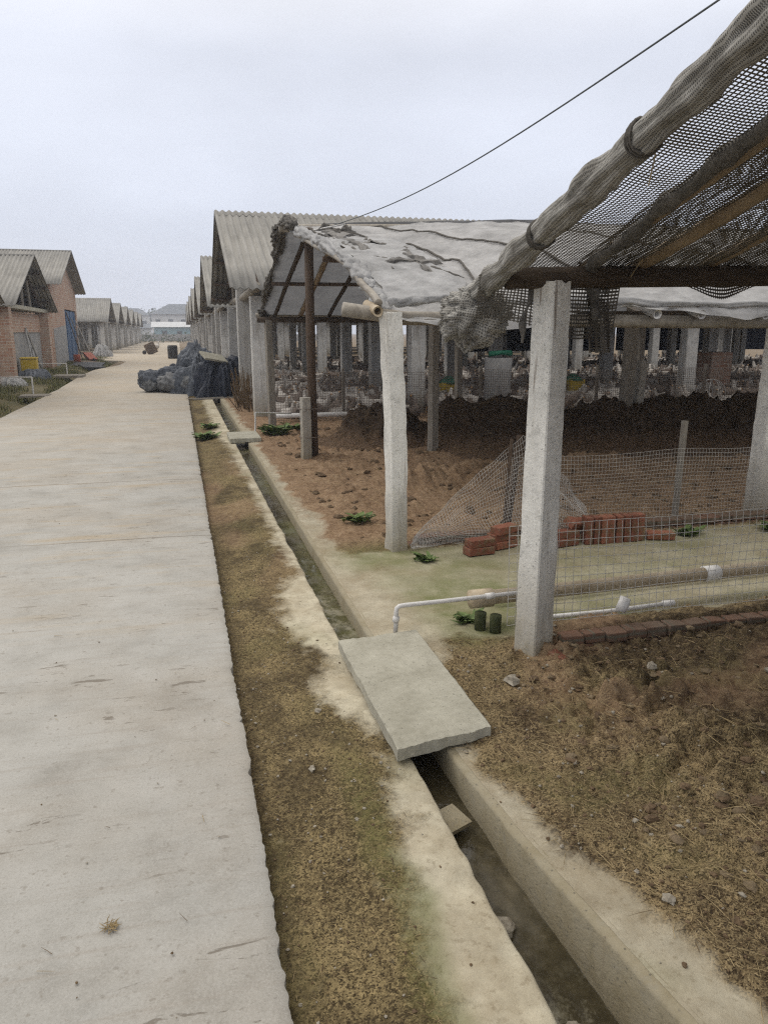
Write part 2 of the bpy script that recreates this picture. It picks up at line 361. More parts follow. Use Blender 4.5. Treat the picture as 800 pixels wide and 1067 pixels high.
k_c = k_.mix(k_.ramp(k_.noise(9, 4), [(.52, 0), (.68, .55)]), k_c, (.09, .09, .04)); MT['redbrick'] = k_.done(k_c, .92, k_a, .8, .008)
MT['wire'] = simple('galvanised_wire', (.33, .32, .30), (.48, .47, .44), 20, .5, .1, .001, spec=.5)
MT['rustwire'] = simple('rusty_wire', (.11, .088, .072), (.24, .205, .18), 9, .7, .1, .001)
k_ = NT('manure'); k_a = k_.noise(9, 5, .75); k_b = k_.noise(45, 4, .75); k_z = k_.sep()[2]; k_g = k_.sep(k_.voro(26, None, 'F1', 'Color'))[0]
k_c = k_.ramp(k_.math('ADD', k_.math('MULTIPLY', k_a, .5), k_.math('MULTIPLY', k_b, .5)), [(.36, (.016, .011, .007)), (.5, (.062, .041, .026)), (.66, (.15, .10, .062))])
k_c = k_.mix(k_.ramp(k_g, [(.8, 0), (.95, .6)]), k_c, (.12, .085, .05))
k_l = k_.ramp(k_.math('ADD', k_z, k_.math('MULTIPLY', k_.math('SUBTRACT', k_a, .5), .5)), [(.08, 1), (.30, 0)])
k_c = k_.mix(k_.math('MULTIPLY', k_l, .85), k_c, k_.ramp(k_b, [(.35, (.10, .062, .036)), (.65, (.29, .19, .115))]))
MT['manure'] = k_.done(k_c, .95, k_.math('ADD', k_a, k_b), 1.0, .05)
MT['straw'] = simple('dry_straw', (.21, .155, .075), (.40, .31, .17), 3, .8, .1, .001)
MT['darkstraw'] = simple('dark_straw', (.06, .04, .022), (.17, .115, .062), 3, .9, .1, .001)
MT['pebble'] = simple('grey_pebble', (.16, .135, .10), (.38, .35, .29), 9, .9, .4, .004)
MT['clod'] = simple('soil_clod', (.07, .046, .027), (.18, .125, .075), 18, .95, .8, .01)
MT['paleclod'] = simple('dry_clod', (.10, .075, .045), (.21, .16, .10), 18, .95, .8, .01)
MT['leaf'] = simple('weed_leaf', (.06, .105, .03), (.17, .23, .075), 9, .6, .3, .004)
MT['grass'] = simple('dry_grass', (.06, .085, .025), (.19, .165, .07), 2, .8, .1, .002)
MT['moss'] = simple('mossy_wood', (.018, .026, .010), (.075, .08, .035), 16, .95, .8, .01)
MT['cable'] = simple('cable_sheath', (.06, .07, .075), (.12, .135, .14), 4, .6, .1, .001)
MT['rope'] = simple('dark_rope', (.06, .055, .048), (.13, .12, .105), 30, .9, .3, .002)
MT['door'] = simple('blue_door_paint', (.02, .06, .14), (.05, .12, .24), 4, .5, .2, .003)
MT['yellow'] = simple('yellow_plastic', (.40, .27, .02), (.55, .40, .05), 6, .5, .1, .002)
MT['green'] = simple('green_plastic', (.012, .10, .06), (.03, .18, .11), 6, .55, .1, .002)
MT['red'] = simple('red_paint', (.22, .05, .03), (.36, .10, .06), 6, .55, .1, .002)
MT['black'] = simple('black_plastic', (.015, .015, .016), (.035, .035, .036), 8, .6, .2, .002)
MT['rust'] = simple('rusty_metal', (.075, .05, .035), (.19, .145, .105), 8, .8, .4, .004)
MT['steel'] = simple('dull_steel', (.33, .33, .32), (.48, .48, .47), 8, .5, .2, .002, metal=.4)
MT['curtain'] = m_tarp('navy_curtain', (.012, .016, .032), (.03, .037, .062), 0)
MT['hen'] = simple('pale_feathers', (.30, .27, .235), (.60, .57, .53), 30, .85, .5, .01)
MT['hen2'] = simple('speckled_feathers', (.085, .066, .054), (.25, .205, .175), 40, .85, .5, .01)
MT['beak'] = simple('beak_and_leg', (.40, .22, .08), (.50, .30, .12), 30, .6, .1, .001)
MT['comb'] = simple('comb_red', (.35, .03, .02), (.45, .06, .04), 30, .6, .1, .001)
MT['render'] = simple('pale_render', (.42, .43, .43), (.55, .56, .56), 1.5, .85, .2, .01)
MT['bluerender'] = simple('teal_sheet', (.16, .27, .30), (.22, .34, .37), .8, .8, .2, .01)
MT['greyroof'] = simple('grey_roof_tile', (.10, .115, .135), (.17, .185, .20), 1.5, .85, .2, .01)
MT['glass'] = simple('dark_window', (.02, .025, .03), (.05, .055, .06), 2, .2, .05, .001, spec=.5)
MT['ground'] = simple('bare_ground', (.12, .088, .055), (.215, .165, .105), 1.1, .95, .6, .03)
MT['verge'] = simple('grassy_bank', (.055, .058, .022), (.165, .13, .07), 2.4, .95, .9, .03)
MT['wood_far'] = simple('far_foliage', (.035, .055, .028), (.075, .095, .05), .5, .9, .2, .02)
MT['channel'] = m_conc_post('channel_concrete', (.42, .385, .295), (.16, .14, .08))

# ------------------------------------------------------------------ camera, sky, light
cam = bpy.data.cameras.new('camera'); co = bpy.data.objects.new('camera', cam); col.objects.link(co)
co.location = (0, 0, 1.6); co.rotation_euler = (R(90-13.19), 0, R(-14.663))
cam.sensor_width = 36; cam.lens = 36*800/1067; cam.clip_start = .05; cam.clip_end = 2000
sc.camera = co
w = bpy.data.worlds.new('World'); sc.world = w; w.use_nodes = True; t = w.node_tree; nd = t.nodes; nd.clear()
out = nd.new('ShaderNodeOutputWorld'); bg = nd.new('ShaderNodeBackground'); bg.inputs[1].default_value = .1; t.links.new(bg.outputs[0], out.inputs[0])
sky = nd.new('ShaderNodeTexSky'); sky.sky_type = 'NISHITA'; sky.sun_disc = False; sky.sun_elevation = R(52); sky.sun_rotation = R(-50); sky.air_density = 1.5; sky.dust_density = 4
tc = nd.new('ShaderNodeTexCoord'); sp = nd.new('ShaderNodeSeparateXYZ'); t.links.new(tc.outputs['Generated'], sp.inputs[0])
rp = nd.new('ShaderNodeValToRGB'); t.links.new(sp.outputs[2], rp.inputs[0])      # overcast layer: thin at the horizon, bright overhead
e = rp.color_ramp.elements; SKY = [(0.0, (.66, .70, .80)), (.12, (.63, .67, .775)), (.30, (.67, .70, .79)), (.60, (1.28, 1.23, 1.17)), (1.0, (1.50, 1.42, 1.33))]
while len(e) < len(SKY): e.new(.5)
for i, (p, c) in enumerate(SKY): e[i].position = p; e[i].color = (*[v/1.6 for v in c], 1)
mp = nd.new('ShaderNodeMapping'); mp.inputs['Scale'].default_value = (1, 1, 2.6); t.links.new(tc.outputs['Generated'], mp.inputs[0])
nz = nd.new('ShaderNodeTexNoise'); nz.inputs['Scale'].default_value = 1.7; nz.inputs['Detail'].default_value = 5; t.links.new(mp.outputs[0], nz.inputs['Vector'])
mr = nd.new('ShaderNodeMapRange'); mr.inputs[1].default_value = .3; mr.inputs[2].default_value = .7; mr.inputs[3].default_value = 13.5; mr.inputs[4].default_value = 18.6; t.links.new(nz.outputs[0], mr.inputs[0])
vm = nd.new('ShaderNodeVectorMath'); vm.operation = 'SCALE'; t.links.new(rp.outputs[0], vm.inputs[0]); t.links.new(mr.outputs[0], vm.inputs['Scale'])
mx = nd.new('ShaderNodeMix'); mx.data_type = 'RGBA'; mx.inputs[0].default_value = .93; t.links.new(sky.outputs[0], mx.inputs[6]); t.links.new(vm.outputs[0], mx.inputs[7]); t.links.new(mx.outputs[2], bg.inputs[0])
sl = bpy.data.lights.new('sun', 'SUN'); sl.energy = .9; sl.angle = R(25); sl.color = (1, .96, .9); so = bpy.data.objects.new('sun', sl); col.objects.link(so)
az = R(-50); el = R(52); sd = Vector((math.sin(az)*math.cos(el), math.cos(az)*math.cos(el), math.sin(el)))
so.rotation_euler = sd.to_track_quat('Z', 'Y').to_euler()
vs = sc.view_settings; vs.view_transform = 'Standard'; vs.look = 'None'; vs.exposure = .16; vs.gamma = 1; vs.use_curve_mapping = False
cy = sc.cycles; cy.use_denoising = False; cy.filter_width = 1.25; cy.max_bounces = 8; cy.diffuse_bounces = 3; cy.glossy_bounces = 2; cy.transparent_max_bounces = 12; cy.transmission_bounces = 2; cy.volume_bounces = 1
cy.use_adaptive_sampling = True; cy.adaptive_threshold = .01; cy.sample_clamp_indirect = 6

# ------------------------------------------------------------------ ground sheets
def lipL(y): return pw([(-1, .80), (1.35, .785), (2.5, .79), (3.9, .75), (10.7, .745), (21, .745)], y) + .014*N3(y*3, 5)+.010*N3(y*14, 9)
def lipR(y): return pw([(-1, 1.27), (1.27, 1.07), (2.0, .97), (2.49, .935), (3.7, .90), (10.6, .925), (21, .93)], y) + .006*N3(y*3, 1)+.003*N3(y*20, 9)
def floorz(y): return pw([(1.2, -.27), (1.7, -.19), (2.5, -.13), (4, -.105), (12, -.11), (21, -.12)], y)
GX = [-600, -5.6, -3.35, .1, 1.3, 600]; GY = [-60, -4, 21, 60, 600]
g = MB()
for i in range(5):
    for j in range(4):
        if (i == 1 and j in (1, 2)) or (i == 3 and j == 1): continue
        b = len(g.v); g.v += [(GX[i], GY[j], -.05), (GX[i+1], GY[j], -.05), (GX[i+1], GY[j+1], -.05), (GX[i], GY[j+1], -.05)]; g.face((b, b+1, b+2, b+3))
tag(g.build('ground', MT['ground']), kind='structure')

# road slab with a chipped right-hand edge
ys = frange(-3, .8, .1)+frange(.8, 6, .011)+frange(6, 14, .03)+frange(14, 30, .12)+frange(30, 130, 1)+[130]
g = MB(); prof = [(-3.42, -.25), (-3.40, -.03), (-3.36, 0), (-2.4, .006), (-1.4, .01), (-.5, .008), (.05, .003), (.13, .001), (.160, -.001), (.170, -.007), (.168, -.20)]
for y in ys:
    chip = .010*N3(y*1.6, 3)+.006*N3(y*9, 7)+.004*N3(y*31, 7)
    c2 = max(0, N3(y*5.5, 40)-.32)*.055+max(0, N3(y*17, 4)-.3)*.03; chip -= c2
    wl = .05*N3(y*.6, 77)-.25*sm(20, 34, y)+.75*sm(35, 42, y)-2.9*sm(46, 51, y)
    for k, (x, z) in enumerate(prof):
        xx = x+(chip if k >= 7 else 0)+(wl if k < 3 else 0)-(0.006*N3(y*25, 2) if k >= 8 else 0)
        zz = z+(.004*N3(x*1.5, y*.8, 3) if k < 8 else 0)-(c2*.5 if k in (8, 9) else 0)
        g.v.append((xx, y, zz))
n = len(prof)
for i in range(len(ys)-1):
    for k in range(n-1):
        a = i*n+k; g.face((a, a+1, a+n+1, a+n))
tag(g.build('road', MT['road'], smooth=True, sharp=35), kind='structure')

# soil verge between road and drain, ending in the drain's left lip
def concL(x, y):   # where the concrete lip shows through the soil
    d = lipL(y)-x
    wdt = .02+pw([(.4, .34), (1.3, .30), (1.9, .20), (2.4, .09), (2.7, .03), (3.0, .16), (3.3, .22), (3.6, .06), (3.9, .24), (4.6, .20), (5.0, .04), (6, .05), (8.5, .06), (10, .10), (11.3, .1), (12.4, .20), (20, .22)], y)
    return sm(wdt+.12, wdt-.10, d+.07*N3(x*5, y*4, 2)+.05*N3(x*14, y*12, 5))
def hL(x, y):
    t = (x-.15)/(lipL(y)-.15)
    z = lerp(-.055, -.012, sm(0, .8, t))
    c = concL(x, y)
    z += (1-c)*(.016*fbm(x*5, y*5, 1)+.016*abs(fbm(x*16, y*16, 6))+.009*fbm(x*48, y*48, 5, 2))+.003*c*fbm(x*12, y*12, 2)
    return z
ys = frange(.3, 4.2, .014)+frange(4.2, 8, .03)+frange(8, 21, .07)+[21]
g = MB(); A = {k: [] for k in ('dark', 'red', 'moss', 'conc')}; nx = 46
for y in ys:
    L = lipL(y)
    for k in range(nx+4):
        if k <= nx: x = lerp(.12, L-.012, k/nx); z = hL(x, y)
        else: x, z = [(L-.004, hL(L, y)-.004), (L+.002, hL(L, y)-.018), (L+.006, -.42)][k-nx-1]
        g.v.append((x, y, z)); c = concL(x, y) if k <= nx else 1.0
        A['conc'].append(c); A['red'].append(.55*sm(3.5, 6.5, y)*sm(11, 9, y)*sm(-.1, .25, N3(x*2.5, y*1.2, 8)))
        A['moss'].append(max(0, min(1, sm(.15, .5, N3(x*3, y*2.2, 4))*.22+sm(.10, .02, abs(L-x-.24+.06*N3(y*3, 4)))*.75*sm(3.2, 2.0, y))))
        A['dark'].append(max(sm(.13, .02, x-.16+.03*N3(y*6, 3))*.85, .85*sm(-.02, .3, .7*N3(x*2.2, y*1.3, 12)+.4*N3(x*7, y*6, 2))))
n = nx+4
for i in range(len(ys)-1):
    for k in range(n-1):
        a = i*n+k; g.face((a, a+1, a+n+1, a+n))
tag(g.build('dirt_verge', MT['soil'], smooth=True, attrs=A), kind='structure')

# drain bed: wet silt in the channel
ys = frange(.3, 6, .025)+frange(6, 21, .1)+[21]; g = MB(); A = {'moss': [], 'conc': []}; nx = 16
for y in ys:
    for k in range(nx+1):
        x = lerp(lipL(y)-.02, lipR(y)+.03, k/nx)
        g.v.append((x, y, floorz(y)+.014*fbm(x*7, y*5, 3)+.008*fbm(x*25, y*25, 8)+.02*sm(.9, 1, abs(k/nx*2-1))))
        A['moss'].append(sm(3, 4.2, y)*.9*sm(-.3, .3, N3(x*3, y*1.3, 2))); A['conc'].append(max(sm(1.75, 1.45, y)*.9, .8*sm(3.6, 4.2, y)*sm(5.2, 4.6, y)))
for i in range(len(ys)-1):
    for k in range(nx):
        a = i*(nx+1)+k; g.face((a, a+1, a+nx+2, a+nx+1))
tag(g.build('drain_water', m_water(), smooth=True, attrs=A), kind='structure')
# drain right wall face
g = MB(); yy = frange(.3, 21, .08)+[21]
for y in yy:
    for x, z in ((lipR(y)+.02, -.42), (lipR(y)+.006, -.2), (lipR(y)+.001, -.02), (lipR(y)+.006, -.004), (lipR(y)+.045, .0)): g.v.append((x, y, z+.002*N3(y*6, z*6)))
for i in range(len(yy)-1):
    for k in range(4):
        a = i*5+k; g.face((a, a+5, a+6, a+1))
tag(g.build('drain_wall', MT['channel'], smooth=True), kind='structure')

# yard on the right
FX0 = 1.18
def floor_mask(x, y):
    e = .12*N3(x*2.5, y*2.5, 9)
    return sm(3.50, 3.66, y+e*.2)*sm(5.40, 5.30, y)*sm(FX0-.1, FX0+.25, x+e+.12*(y-4.2))
def concR(x, y):
    d = x-lipR(y)
    wdt = pw([(.4, .4), (1.1, .26), (1.35, .19), (1.7, .12), (2.1, .11), (2.45, .08), (2.8, .06), (3.3, .16), (3.7, .50), (4.3, .62), (5.0, .36), (5.6, .16), (7, .09), (10, .1), (14, .1)], y)
    return max(sm(wdt+.10, wdt-.07, d+.14*N3(x*4, y*4, 7)), floor_mask(x, y))
def hY(x, y):
    c = concR(x, y); n = (1-c)
    rough = pw([(0, .7), (2.6, 1.0), (3.4, 1.0), (5.4, .8), (7, 1), (13, 1.1), (14, .5), (21, .4)], y)*(.35+.65*sm(1.0, 1.9, x))
    z = n*rough*(.04*fbm(x*2.3, y*2.3, 4)+.075*abs(fbm(x*6, y*6, 2))+.05*abs(fbm(x*15, y*15, 11, 3))+.010*fbm(x*55, y*55, 5, 2))
    z += .05*sm(1.6, 3.0, x)*sm(1.2, 2.8, y)*sm(3.5, 3.1, y)*n
    # clod piles under the tarp awning
    for cx, cy_, r, h in ((2.35, 7.7, .5, .16), (3.1, 8.0, .7, .12), (2.3, 9.6, .8, .06), (4.6, 8.2, .9, .15), (6.2, 7.4, 1.0, .16), (7.6, 7.0, .9, .14), (5.4, 6.7, .8, .1)):
        d2 = ((x-cx)/r)**2+((y-cy_)/(r*.7))**2
        if d2 < 4: z += h*math.exp(-d2*1.4)*(1+1.2*fbm(x*6, y*6, 3))
    z += .075*sm(1.7, 1.78, x)*sm(3.36, 3.40, y)*sm(3.66, 3.52, y)*(1+.3*N3(x*5, y*9))
    if n > .3 and y < 3.36:
        am = sm(1.25, 2.0, x+.35*(y-2))*sm(-.3, .25, N3(x*1.3, y*1.3, 17))+.25
        for sc_, h in ((5.5, .085), (11, .065), (23, .028)):
            d, pts = noise.voronoi(Vector((x*sc_+.8*N3(x*9, y*9, 2), y*sc_*1.25+.8*N3(x*9, y*9, 7), 3)))
            rr = max(0, noise.noise(pts[0]*1.7)*.8+.42)
            z += am*n*h*rr*max(0, 1-(d[0]/(.25+.55*rr))**2)
    elif y > 5.6 and n > .3:
        d, pts = noise.voronoi(Vector((x*4.5+.6*N3(x*6, y*6, 2), y*4.5, 3))); rr = noise.noise(pts[0]*1.7)*.5+.5
        z += .09*rr*rr*sm(-.2, .3, N3(x*.9, y*.9, 7))*max(0, 1-(d[0]/(.25+.55*rr))**2)
    return z-.004*sm(0, .02, lipR(y)+.02-x)
xs_f = [i*.0165 for i in range(0, 130)]; xs = xs_f+[xs_f[-1]+.035*i for i in range(1, 50)]; last = xs[-1]; xs += [last+.09*i for i in range(1, 120)]
ys = frange(.3, 3.45, .0165)+frange(3.45, 6, .03)+frange(6, 14.6, .06)+frange(14.6, 21, .25)+[21.05]
g = MB(); A = {k: [] for k in ('dark', 'red', 'moss', 'conc')}; n = len(xs)
for y in ys:
    L = lipR(y)
    for k, dx in enumerate(xs):
        x = L+.03+dx; g.v.append((x, y, hY(x, y)))
        c = concR(x, y); A['conc'].append(c)
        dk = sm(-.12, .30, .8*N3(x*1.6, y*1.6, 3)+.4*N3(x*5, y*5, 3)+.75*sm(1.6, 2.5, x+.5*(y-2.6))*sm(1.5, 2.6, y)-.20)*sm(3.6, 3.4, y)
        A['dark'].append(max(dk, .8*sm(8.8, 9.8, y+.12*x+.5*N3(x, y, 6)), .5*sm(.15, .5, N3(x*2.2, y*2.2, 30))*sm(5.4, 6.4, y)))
        A['red'].append(max(sm(5.3, 5.9, y), .8*sm(1.25, 1.7, x)*sm(2.0, 3.0, y)*sm(0, .35, N3(x*1.7, y*1.7, 21))))
        fm = floor_mask(x, y)
        A['moss'].append(max(fm*(.65+.35*sm(2.8, 1.6, x))*(.5+.5*sm(-.25, .25, N3(x*1.5, y*1.8, 5))), .85*sm(.5, .1, abs(x-1.35))*sm(.5, .1, abs(y-5.2)), .8*sm(.25, .05, abs(x-1.45))*sm(.4, .1, abs(y-3.75)), .35*sm(0, .4, N3(x*3, y*3, 8))*sm(3.4, 2.6, y)))
for i in range(len(ys)-1):
    for k in range(n-1):
        a = i*n+k; g.face((a, a+1, a+n+1, a+n))
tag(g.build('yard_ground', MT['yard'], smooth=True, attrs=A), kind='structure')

# left bank with its shallow ditch
g = MB(); ys = frange(-4, 60, .35)+[60]; nx = 22
def hB(x, y):
    z = pw([(-5.6, .02), (-4.6, .0), (-4.0, -.12), (-3.7, -.24), (-3.45, -.22), (-2.5, -.2)], x)
    return z+.10*fbm(x*1.2, y*.8, 3)+.05*fbm(x*4, y*3, 2)
for y in ys:
    for k in range(nx+1): x = lerp(-5.7, -2.5, k/nx); g.v.append((x, y, min(hB(x, y), -.06 if x > -3.3 else 9)))
for i in range(len(ys)-1):
    for k in range(nx): a = i*(nx+1)+k; g.face((a, a+1, a+nx+2, a+nx+1))
tag(g.build('grassy_bank', MT['verge'], smooth=True), kind='structure')

# ------------------------------------------------------------------ scatter (stuff)
def blade(g, p, a, ln, w, tilt, m=0):
    d = Vector((math.cos(a)*math.cos(tilt), math.sin(a)*math.cos(tilt), math.sin(tilt))); p = Vector(p)
    s = d.cross(Vector((0, 0, 1))).normalized()*w; b = len(g.v); q = p+d*ln; u = Vector((0, 0, w*1.2))
    mid = p+d*ln*.5+s*rnd.uniform(-2, 2)+Vector((0, 0, rnd.uniform(0, w*2)))
    for c, k in ((p, 1), (mid, 1), (q, .5)): g.v += [tuple(c-s*k), tuple(c+s*k), tuple(c+u*k)]
    for i in (0, 3):
        for j in range(3): g.face((b+i+j, b+i+(j+1) % 3, b+i+3+(j+1) % 3, b+i+3+j), m)
g = MB()
for _ in range(5200):
    y = rnd.uniform(.6, 3.4)**1; x = lipR(y)+.06+abs(rnd.gauss(0, 1.1))
    if x > 4.5 or concR(x, y) > .6: continue
    blade(g, (x, y, hY(x, y)+.002), rnd.uniform(0, 6.28), rnd.choice([.015, .02, .03, .04, .06, .09]), rnd.uniform(.0006, .0013), rnd.uniform(-.1, .35), rnd.choice([0, 0, 1]))
for _ in range(2600):
    y = .7+3.6*rnd.random()**1.2; x = rnd.uniform(.19, .72)
    if concL(x, y) > .5: continue
    blade(g, (x, y, hL(x, y)+.001), rnd.uniform(0, 6.28), rnd.choice([.01, .015, .02, .03]), rnd.uniform(.0006, .0011), rnd.uniform(-.1, .3), rnd.choice([0, 1]))
for _ in range(700):
    y = rnd.uniform(5.6, 13); x = rnd.uniform(1.3, 9)
    blade(g, (x, y, hY(x, y)+.003), rnd.uniform(0, 6.28), rnd.uniform(.05, .2), .002, rnd.uniform(-.05, .3), rnd.choice([0, 1]))
tag(g.build('straw_litter', [MT['straw'], MT['darkstraw']]), 'scattered dry straw bits lying over the brown soil', 'straw', kind='stuff')
g = MB()
for _ in range(900):
    y = .7+2.8*rnd.random(); x = lipR(y)+.04+abs(rnd.gauss(0, 1.0))
    if x > 4.4: continue
    r = rnd.choice([.003, .004, .004, .005, .007, .009])
    if concR(x, y) > .5 and rnd.random() < .8: continue
    g.rock((x, y, hY(x, y)+r*.3), r, rnd.choice([0, 1, 1]), rnd.random()*50)
for _ in range(700):
    y = .8+5*rnd.random()**1.5; x = rnd.uniform(.18, .76); r = rnd.choice([.003, .003, .004, .006])
    if concL(x, y) > .5 and rnd.random() < .85: continue
    g.rock((x, y, hL(x, y)+r*.3), r, rnd.choice([0, 1]), rnd.random()*50)
for _ in range(800):
    y = rnd.uniform(5.6, 13); x = rnd.uniform(1.2, 9.5); r = rnd.choice([.02, .03, .04, .06]); g.rock((x, y, hY(x, y)+r*.05), r*.8, 1, rnd.random()*50)
for _ in range(620):
    y = rnd.uniform(1.5, 3.3); x = rnd.uniform(1.35, 4.2); r = rnd.choice([.006, .008, .012, .012, .018, .024]); g.rock((x, y, hY(x, y)+r*.05), r, rnd.choice([1, 1, 2]), rnd.random()*50, rnd.uniform(.3, .6))
tag(g.build('soil_crumbs', [MT['pebble'], MT['clod'], MT['paleclod']], smooth=False), 'loose soil crumbs and grit strewn over the ground', 'crumbs', kind='stuff')
g = MB()
for _ in range(230):
    y = 1.0+11*rnd.random()**1.6; x = rnd.uniform(-2.6, .12)
    if rnd.random() < .3: blade(g, (x, y, .012), rnd.uniform(0, 6.28), rnd.uniform(.015, .06), rnd.uniform(.0007, .0014), rnd.uniform(-.02, .08), rnd.choice([0, 1]))
    else: r = rnd.choice([.002, .003, .004]); g.rock((x, y, .009+r*.4), r, rnd.choice([1, 2]), rnd.random()*50)
for _ in range(40): a_ = rnd.uniform(0, 6.28); blade(g, (-.27+rnd.gauss(0, .008), 1.92+rnd.gauss(0, .01), .011), a_, rnd.uniform(.01, .025), .0015, rnd.uniform(0, .4), 0)
tag(g.build('road_litter', [MT['straw'], MT['darkstraw'], MT['pebble']]), 'bits of straw and grit lying on the pale road slab', 'litter', kind='stuff')
g = MB()
for _ in range(16000):
    y = rnd.uniform(14, 52); x = rnd.uniform(-5.5, -3.55)
    if N3(x*.9, y*.45, 3) < -.05: continue
    blade(g, (x, y, hB(x, y)-.01), rnd.uniform(0, 6.28), rnd.uniform(.06, .2), .008, rnd.uniform(.7, 1.4))
tag(g.build('bank_grass', MT['grass']), 'rough brownish green grass on the bank left of the road', 'grass', kind='stuff')
for (x, y, r, lb) in ((.86, 1.83, .035, 'tan lump of mud lying in the wet drain bed'), (.50, 3.05, .016, 'small pale stone on the dark verge beside the cover slab'), (.46, 1.16, .016, 'small white stone on the verge at the bottom of the picture'),
                      (1.53, 1.42, .028, 'rounded grey stone at the right edge by the straw'), (1.56, 1.47, .022, 'smaller rounded stone touching the grey one at the right edge'), (1.27, 1.62, .02, 'angular pale stone chip right of the drain'),
                      (1.40, 3.03, .045, 'flat white rubble chip in front of the nearest pillar'), (1.53, 2.62, .018, 'pale pebble halfway along the yard soil'), (2.05, 2.9, .03, 'grey stone among dark clods near the brick kerb'), (.92, 1.5, .02, 'white chip standing in the drain silt'),
                      (.40, 2.62, .014, 'pale grit stone midway along the verge'), (2.6, 2.75, .035, 'brown clod stone at the right end of the yard soil')):
    z = floorz(y) if lipL(y) < x < lipR(y) else (hL(x, y) if x < .8 else hY(x, y))
    tag(MB().rock((0, 0, 0), r, 0, x*9, .55).build('stone', MT['pebble']), lb, 'stone', 'loose stones on the ground').location = (x, y, z+r*.3)

# weeds
def weed(x, y, r, nl, lb, seed):
    q = random.Random(seed); g = MB()
    for i in range(int(nl*1.6)):
        a = q.uniform(0, 6.28); ln = r*q.uniform(.25, 1.0); wd = ln*q.uniform(.12, .26); t0 = q.uniform(.3, 1.1); ox, oy = q.gauss(0, r*.3), q.gauss(0, r*.3)
        def P(u, v):
            tt = t0-u*.9; rr = ln*u; wv = wd*math.sin(math.pi*min(1, u*.93+.07))*(v-.5)*2
            return (ox+math.cos(a)*rr*math.cos(tt*.6)-math.sin(a)*wv, oy+math.sin(a)*rr*math.cos(tt*.6)+math.cos(a)*wv, .01+ln*math.sin(max(0, t0)*u)*(1-.35*u)+abs(v-.5)*wd*.5)
        g.grid(4, 2, P)
    o = g.build('weed', MT['leaf'], smooth=True); z = hY(x, y) if x > 1 else hL(x, y)
    o.location = (x, y, z-.01); tag(o, lb, 'weed', 'weeds growing in the soil')
weed(1.42, 12.2, .28, 70, 'leafy green weed behind the far cover slab', 1); weed(1.75, 12.6, .22, 46, 'leafy green weed by the foot of the thin grey post', 2)
weed(1.42, 6.25, .13, 46, 'small green weed left of the crooked pillar', 3); weed(1.62, 5.05, .10, 34, 'dark leafy weed on the mossy floor edge by the crooked pillar', 4)
weed(.33, 12.3, .2, 60, 'green weed tuft at the road edge past the far slab', 5); weed(.45, 13.6, .18, 40, 'low green weed at the road edge below the tarp heap', 6)
weed(1.5, 3.85, .09, 40, 'low mossy weed beside the pipe stubs', 7); weed(2.1, 5.22, .08, 34, 'weed growing on the brick kerb', 8); weed(3.9, 5.2, .12, 50, 'weed at the far end of the loose bricks', 9)
weed(4.7, 5.15, .14, 50, 'weed clump along the kerb near the right hand pillar', 10)

# ------------------------------------------------------------------ slabs
def slab(name, c4, z, th, lb, cat='slab', group=None, mat='slab'):
    cx = sum(p[0] for p in c4)/4; cyy = sum(p[1] for p in c4)/4
    def P(u, v):
        a = Vector(c4[0]).lerp(Vector(c4[1]), u); b = Vector(c4[3]).lerp(Vector(c4[2]), u); p = a.lerp(b, v)
        e = .010*N3(p.x*11, p.y*11, 3)+.006*N3(p.x*35, p.y*35, 1)
        d = Vector((p.x-cx, p.y-cyy)).normalized(); ed = 1 if (u in (0, 1) or v in (0, 1)) else 0
        return (p.x-cx+d.x*e*ed, p.y-cyy+d.y*e*ed)
    nu, nv = 30, 60; g = MB(); rows = []
    for lay, zz in enumerate((0, 1)):
        for i in range(nu+1):
            for j in range(nv+1):
                p = P(i/nu, j/nv); ed = i in (0, nu) or j in (0, nv)
                zt = (th if zz else 0)+(.003*fbm(p[0]*6, p[1]*6, 5) if zz else .012*N3(p[0]*9, p[1]*9))-(.006+.006*abs(N3(p[0]*22, p[1]*22)) if ed and zz else 0)
                g.v.append((p[0], p[1], zt))
    S = (nu+1)*(nv+1)
    for i in range(nu):
        for j in range(nv):
            a = i*(nv+1)+j; g.face((a+1, a+nv+2, a+nv+1, a)); g.face((S+a, S+a+nv+1, S+a+nv+2, S+a+1))
    for j in range(nv):
        g.face((j, S+j, S+j+1, j+1)); a = nu*(nv+1)+j; g.face((a+1, S+a+1, S+a, a))
    for i in range(nu):
        a = i*(nv+1); b = a+nv+1; g.face((b, S+b, S+a, a)); a += nv; b += nv; g.face((a, S+a, S+b, b))
    o = g.build(name, MT[mat], smooth=False); o.location = (cx, cyy, z); return tag(o, lb, cat, group)
slab('cover_slab', [(.705, 3.62), (.715, 2.53), (1.125, 2.60), (1.135, 3.66)], .012, .055, 'grey concrete slab bridging the drain beside the white pipe', 'slab', 'slabs laid over the drains')
slab('cover_slab', [(.66, 12.3), (.66, 11.5), (1.12, 11.5), (1.12, 12.3)], .01, .06, 'mossy concrete slab over the drain in front of the leafy weeds', 'slab', 'slabs laid over the drains')
slab('cover_slab', [(-4.0, 22.0), (-4.0, 21.4), (-3.3, 21.4), (-3.3, 22.0)], -.03, .05, 'thin concrete slab across the roadside ditch by the brick pillar', 'slab', 'slabs laid over the drains', 'greywood')
slab('cover_slab', [(-4.4, 31.0), (-4.4, 29.9), (-3.4, 29.9), (-3.4, 31.0)], .0, .08, 'concrete slab across the ditch near the blue door', 'slab', 'slabs laid over the drains', 'greywood')
tag(MB().box((0, 0, 0), (.14, .10, .02), .5, .25, .1).build('broken_tile', MT['channel']), 'broken grey slab piece lying in the drain under the slab end', 'slab piece').location = (.835, 2.28, -.10)

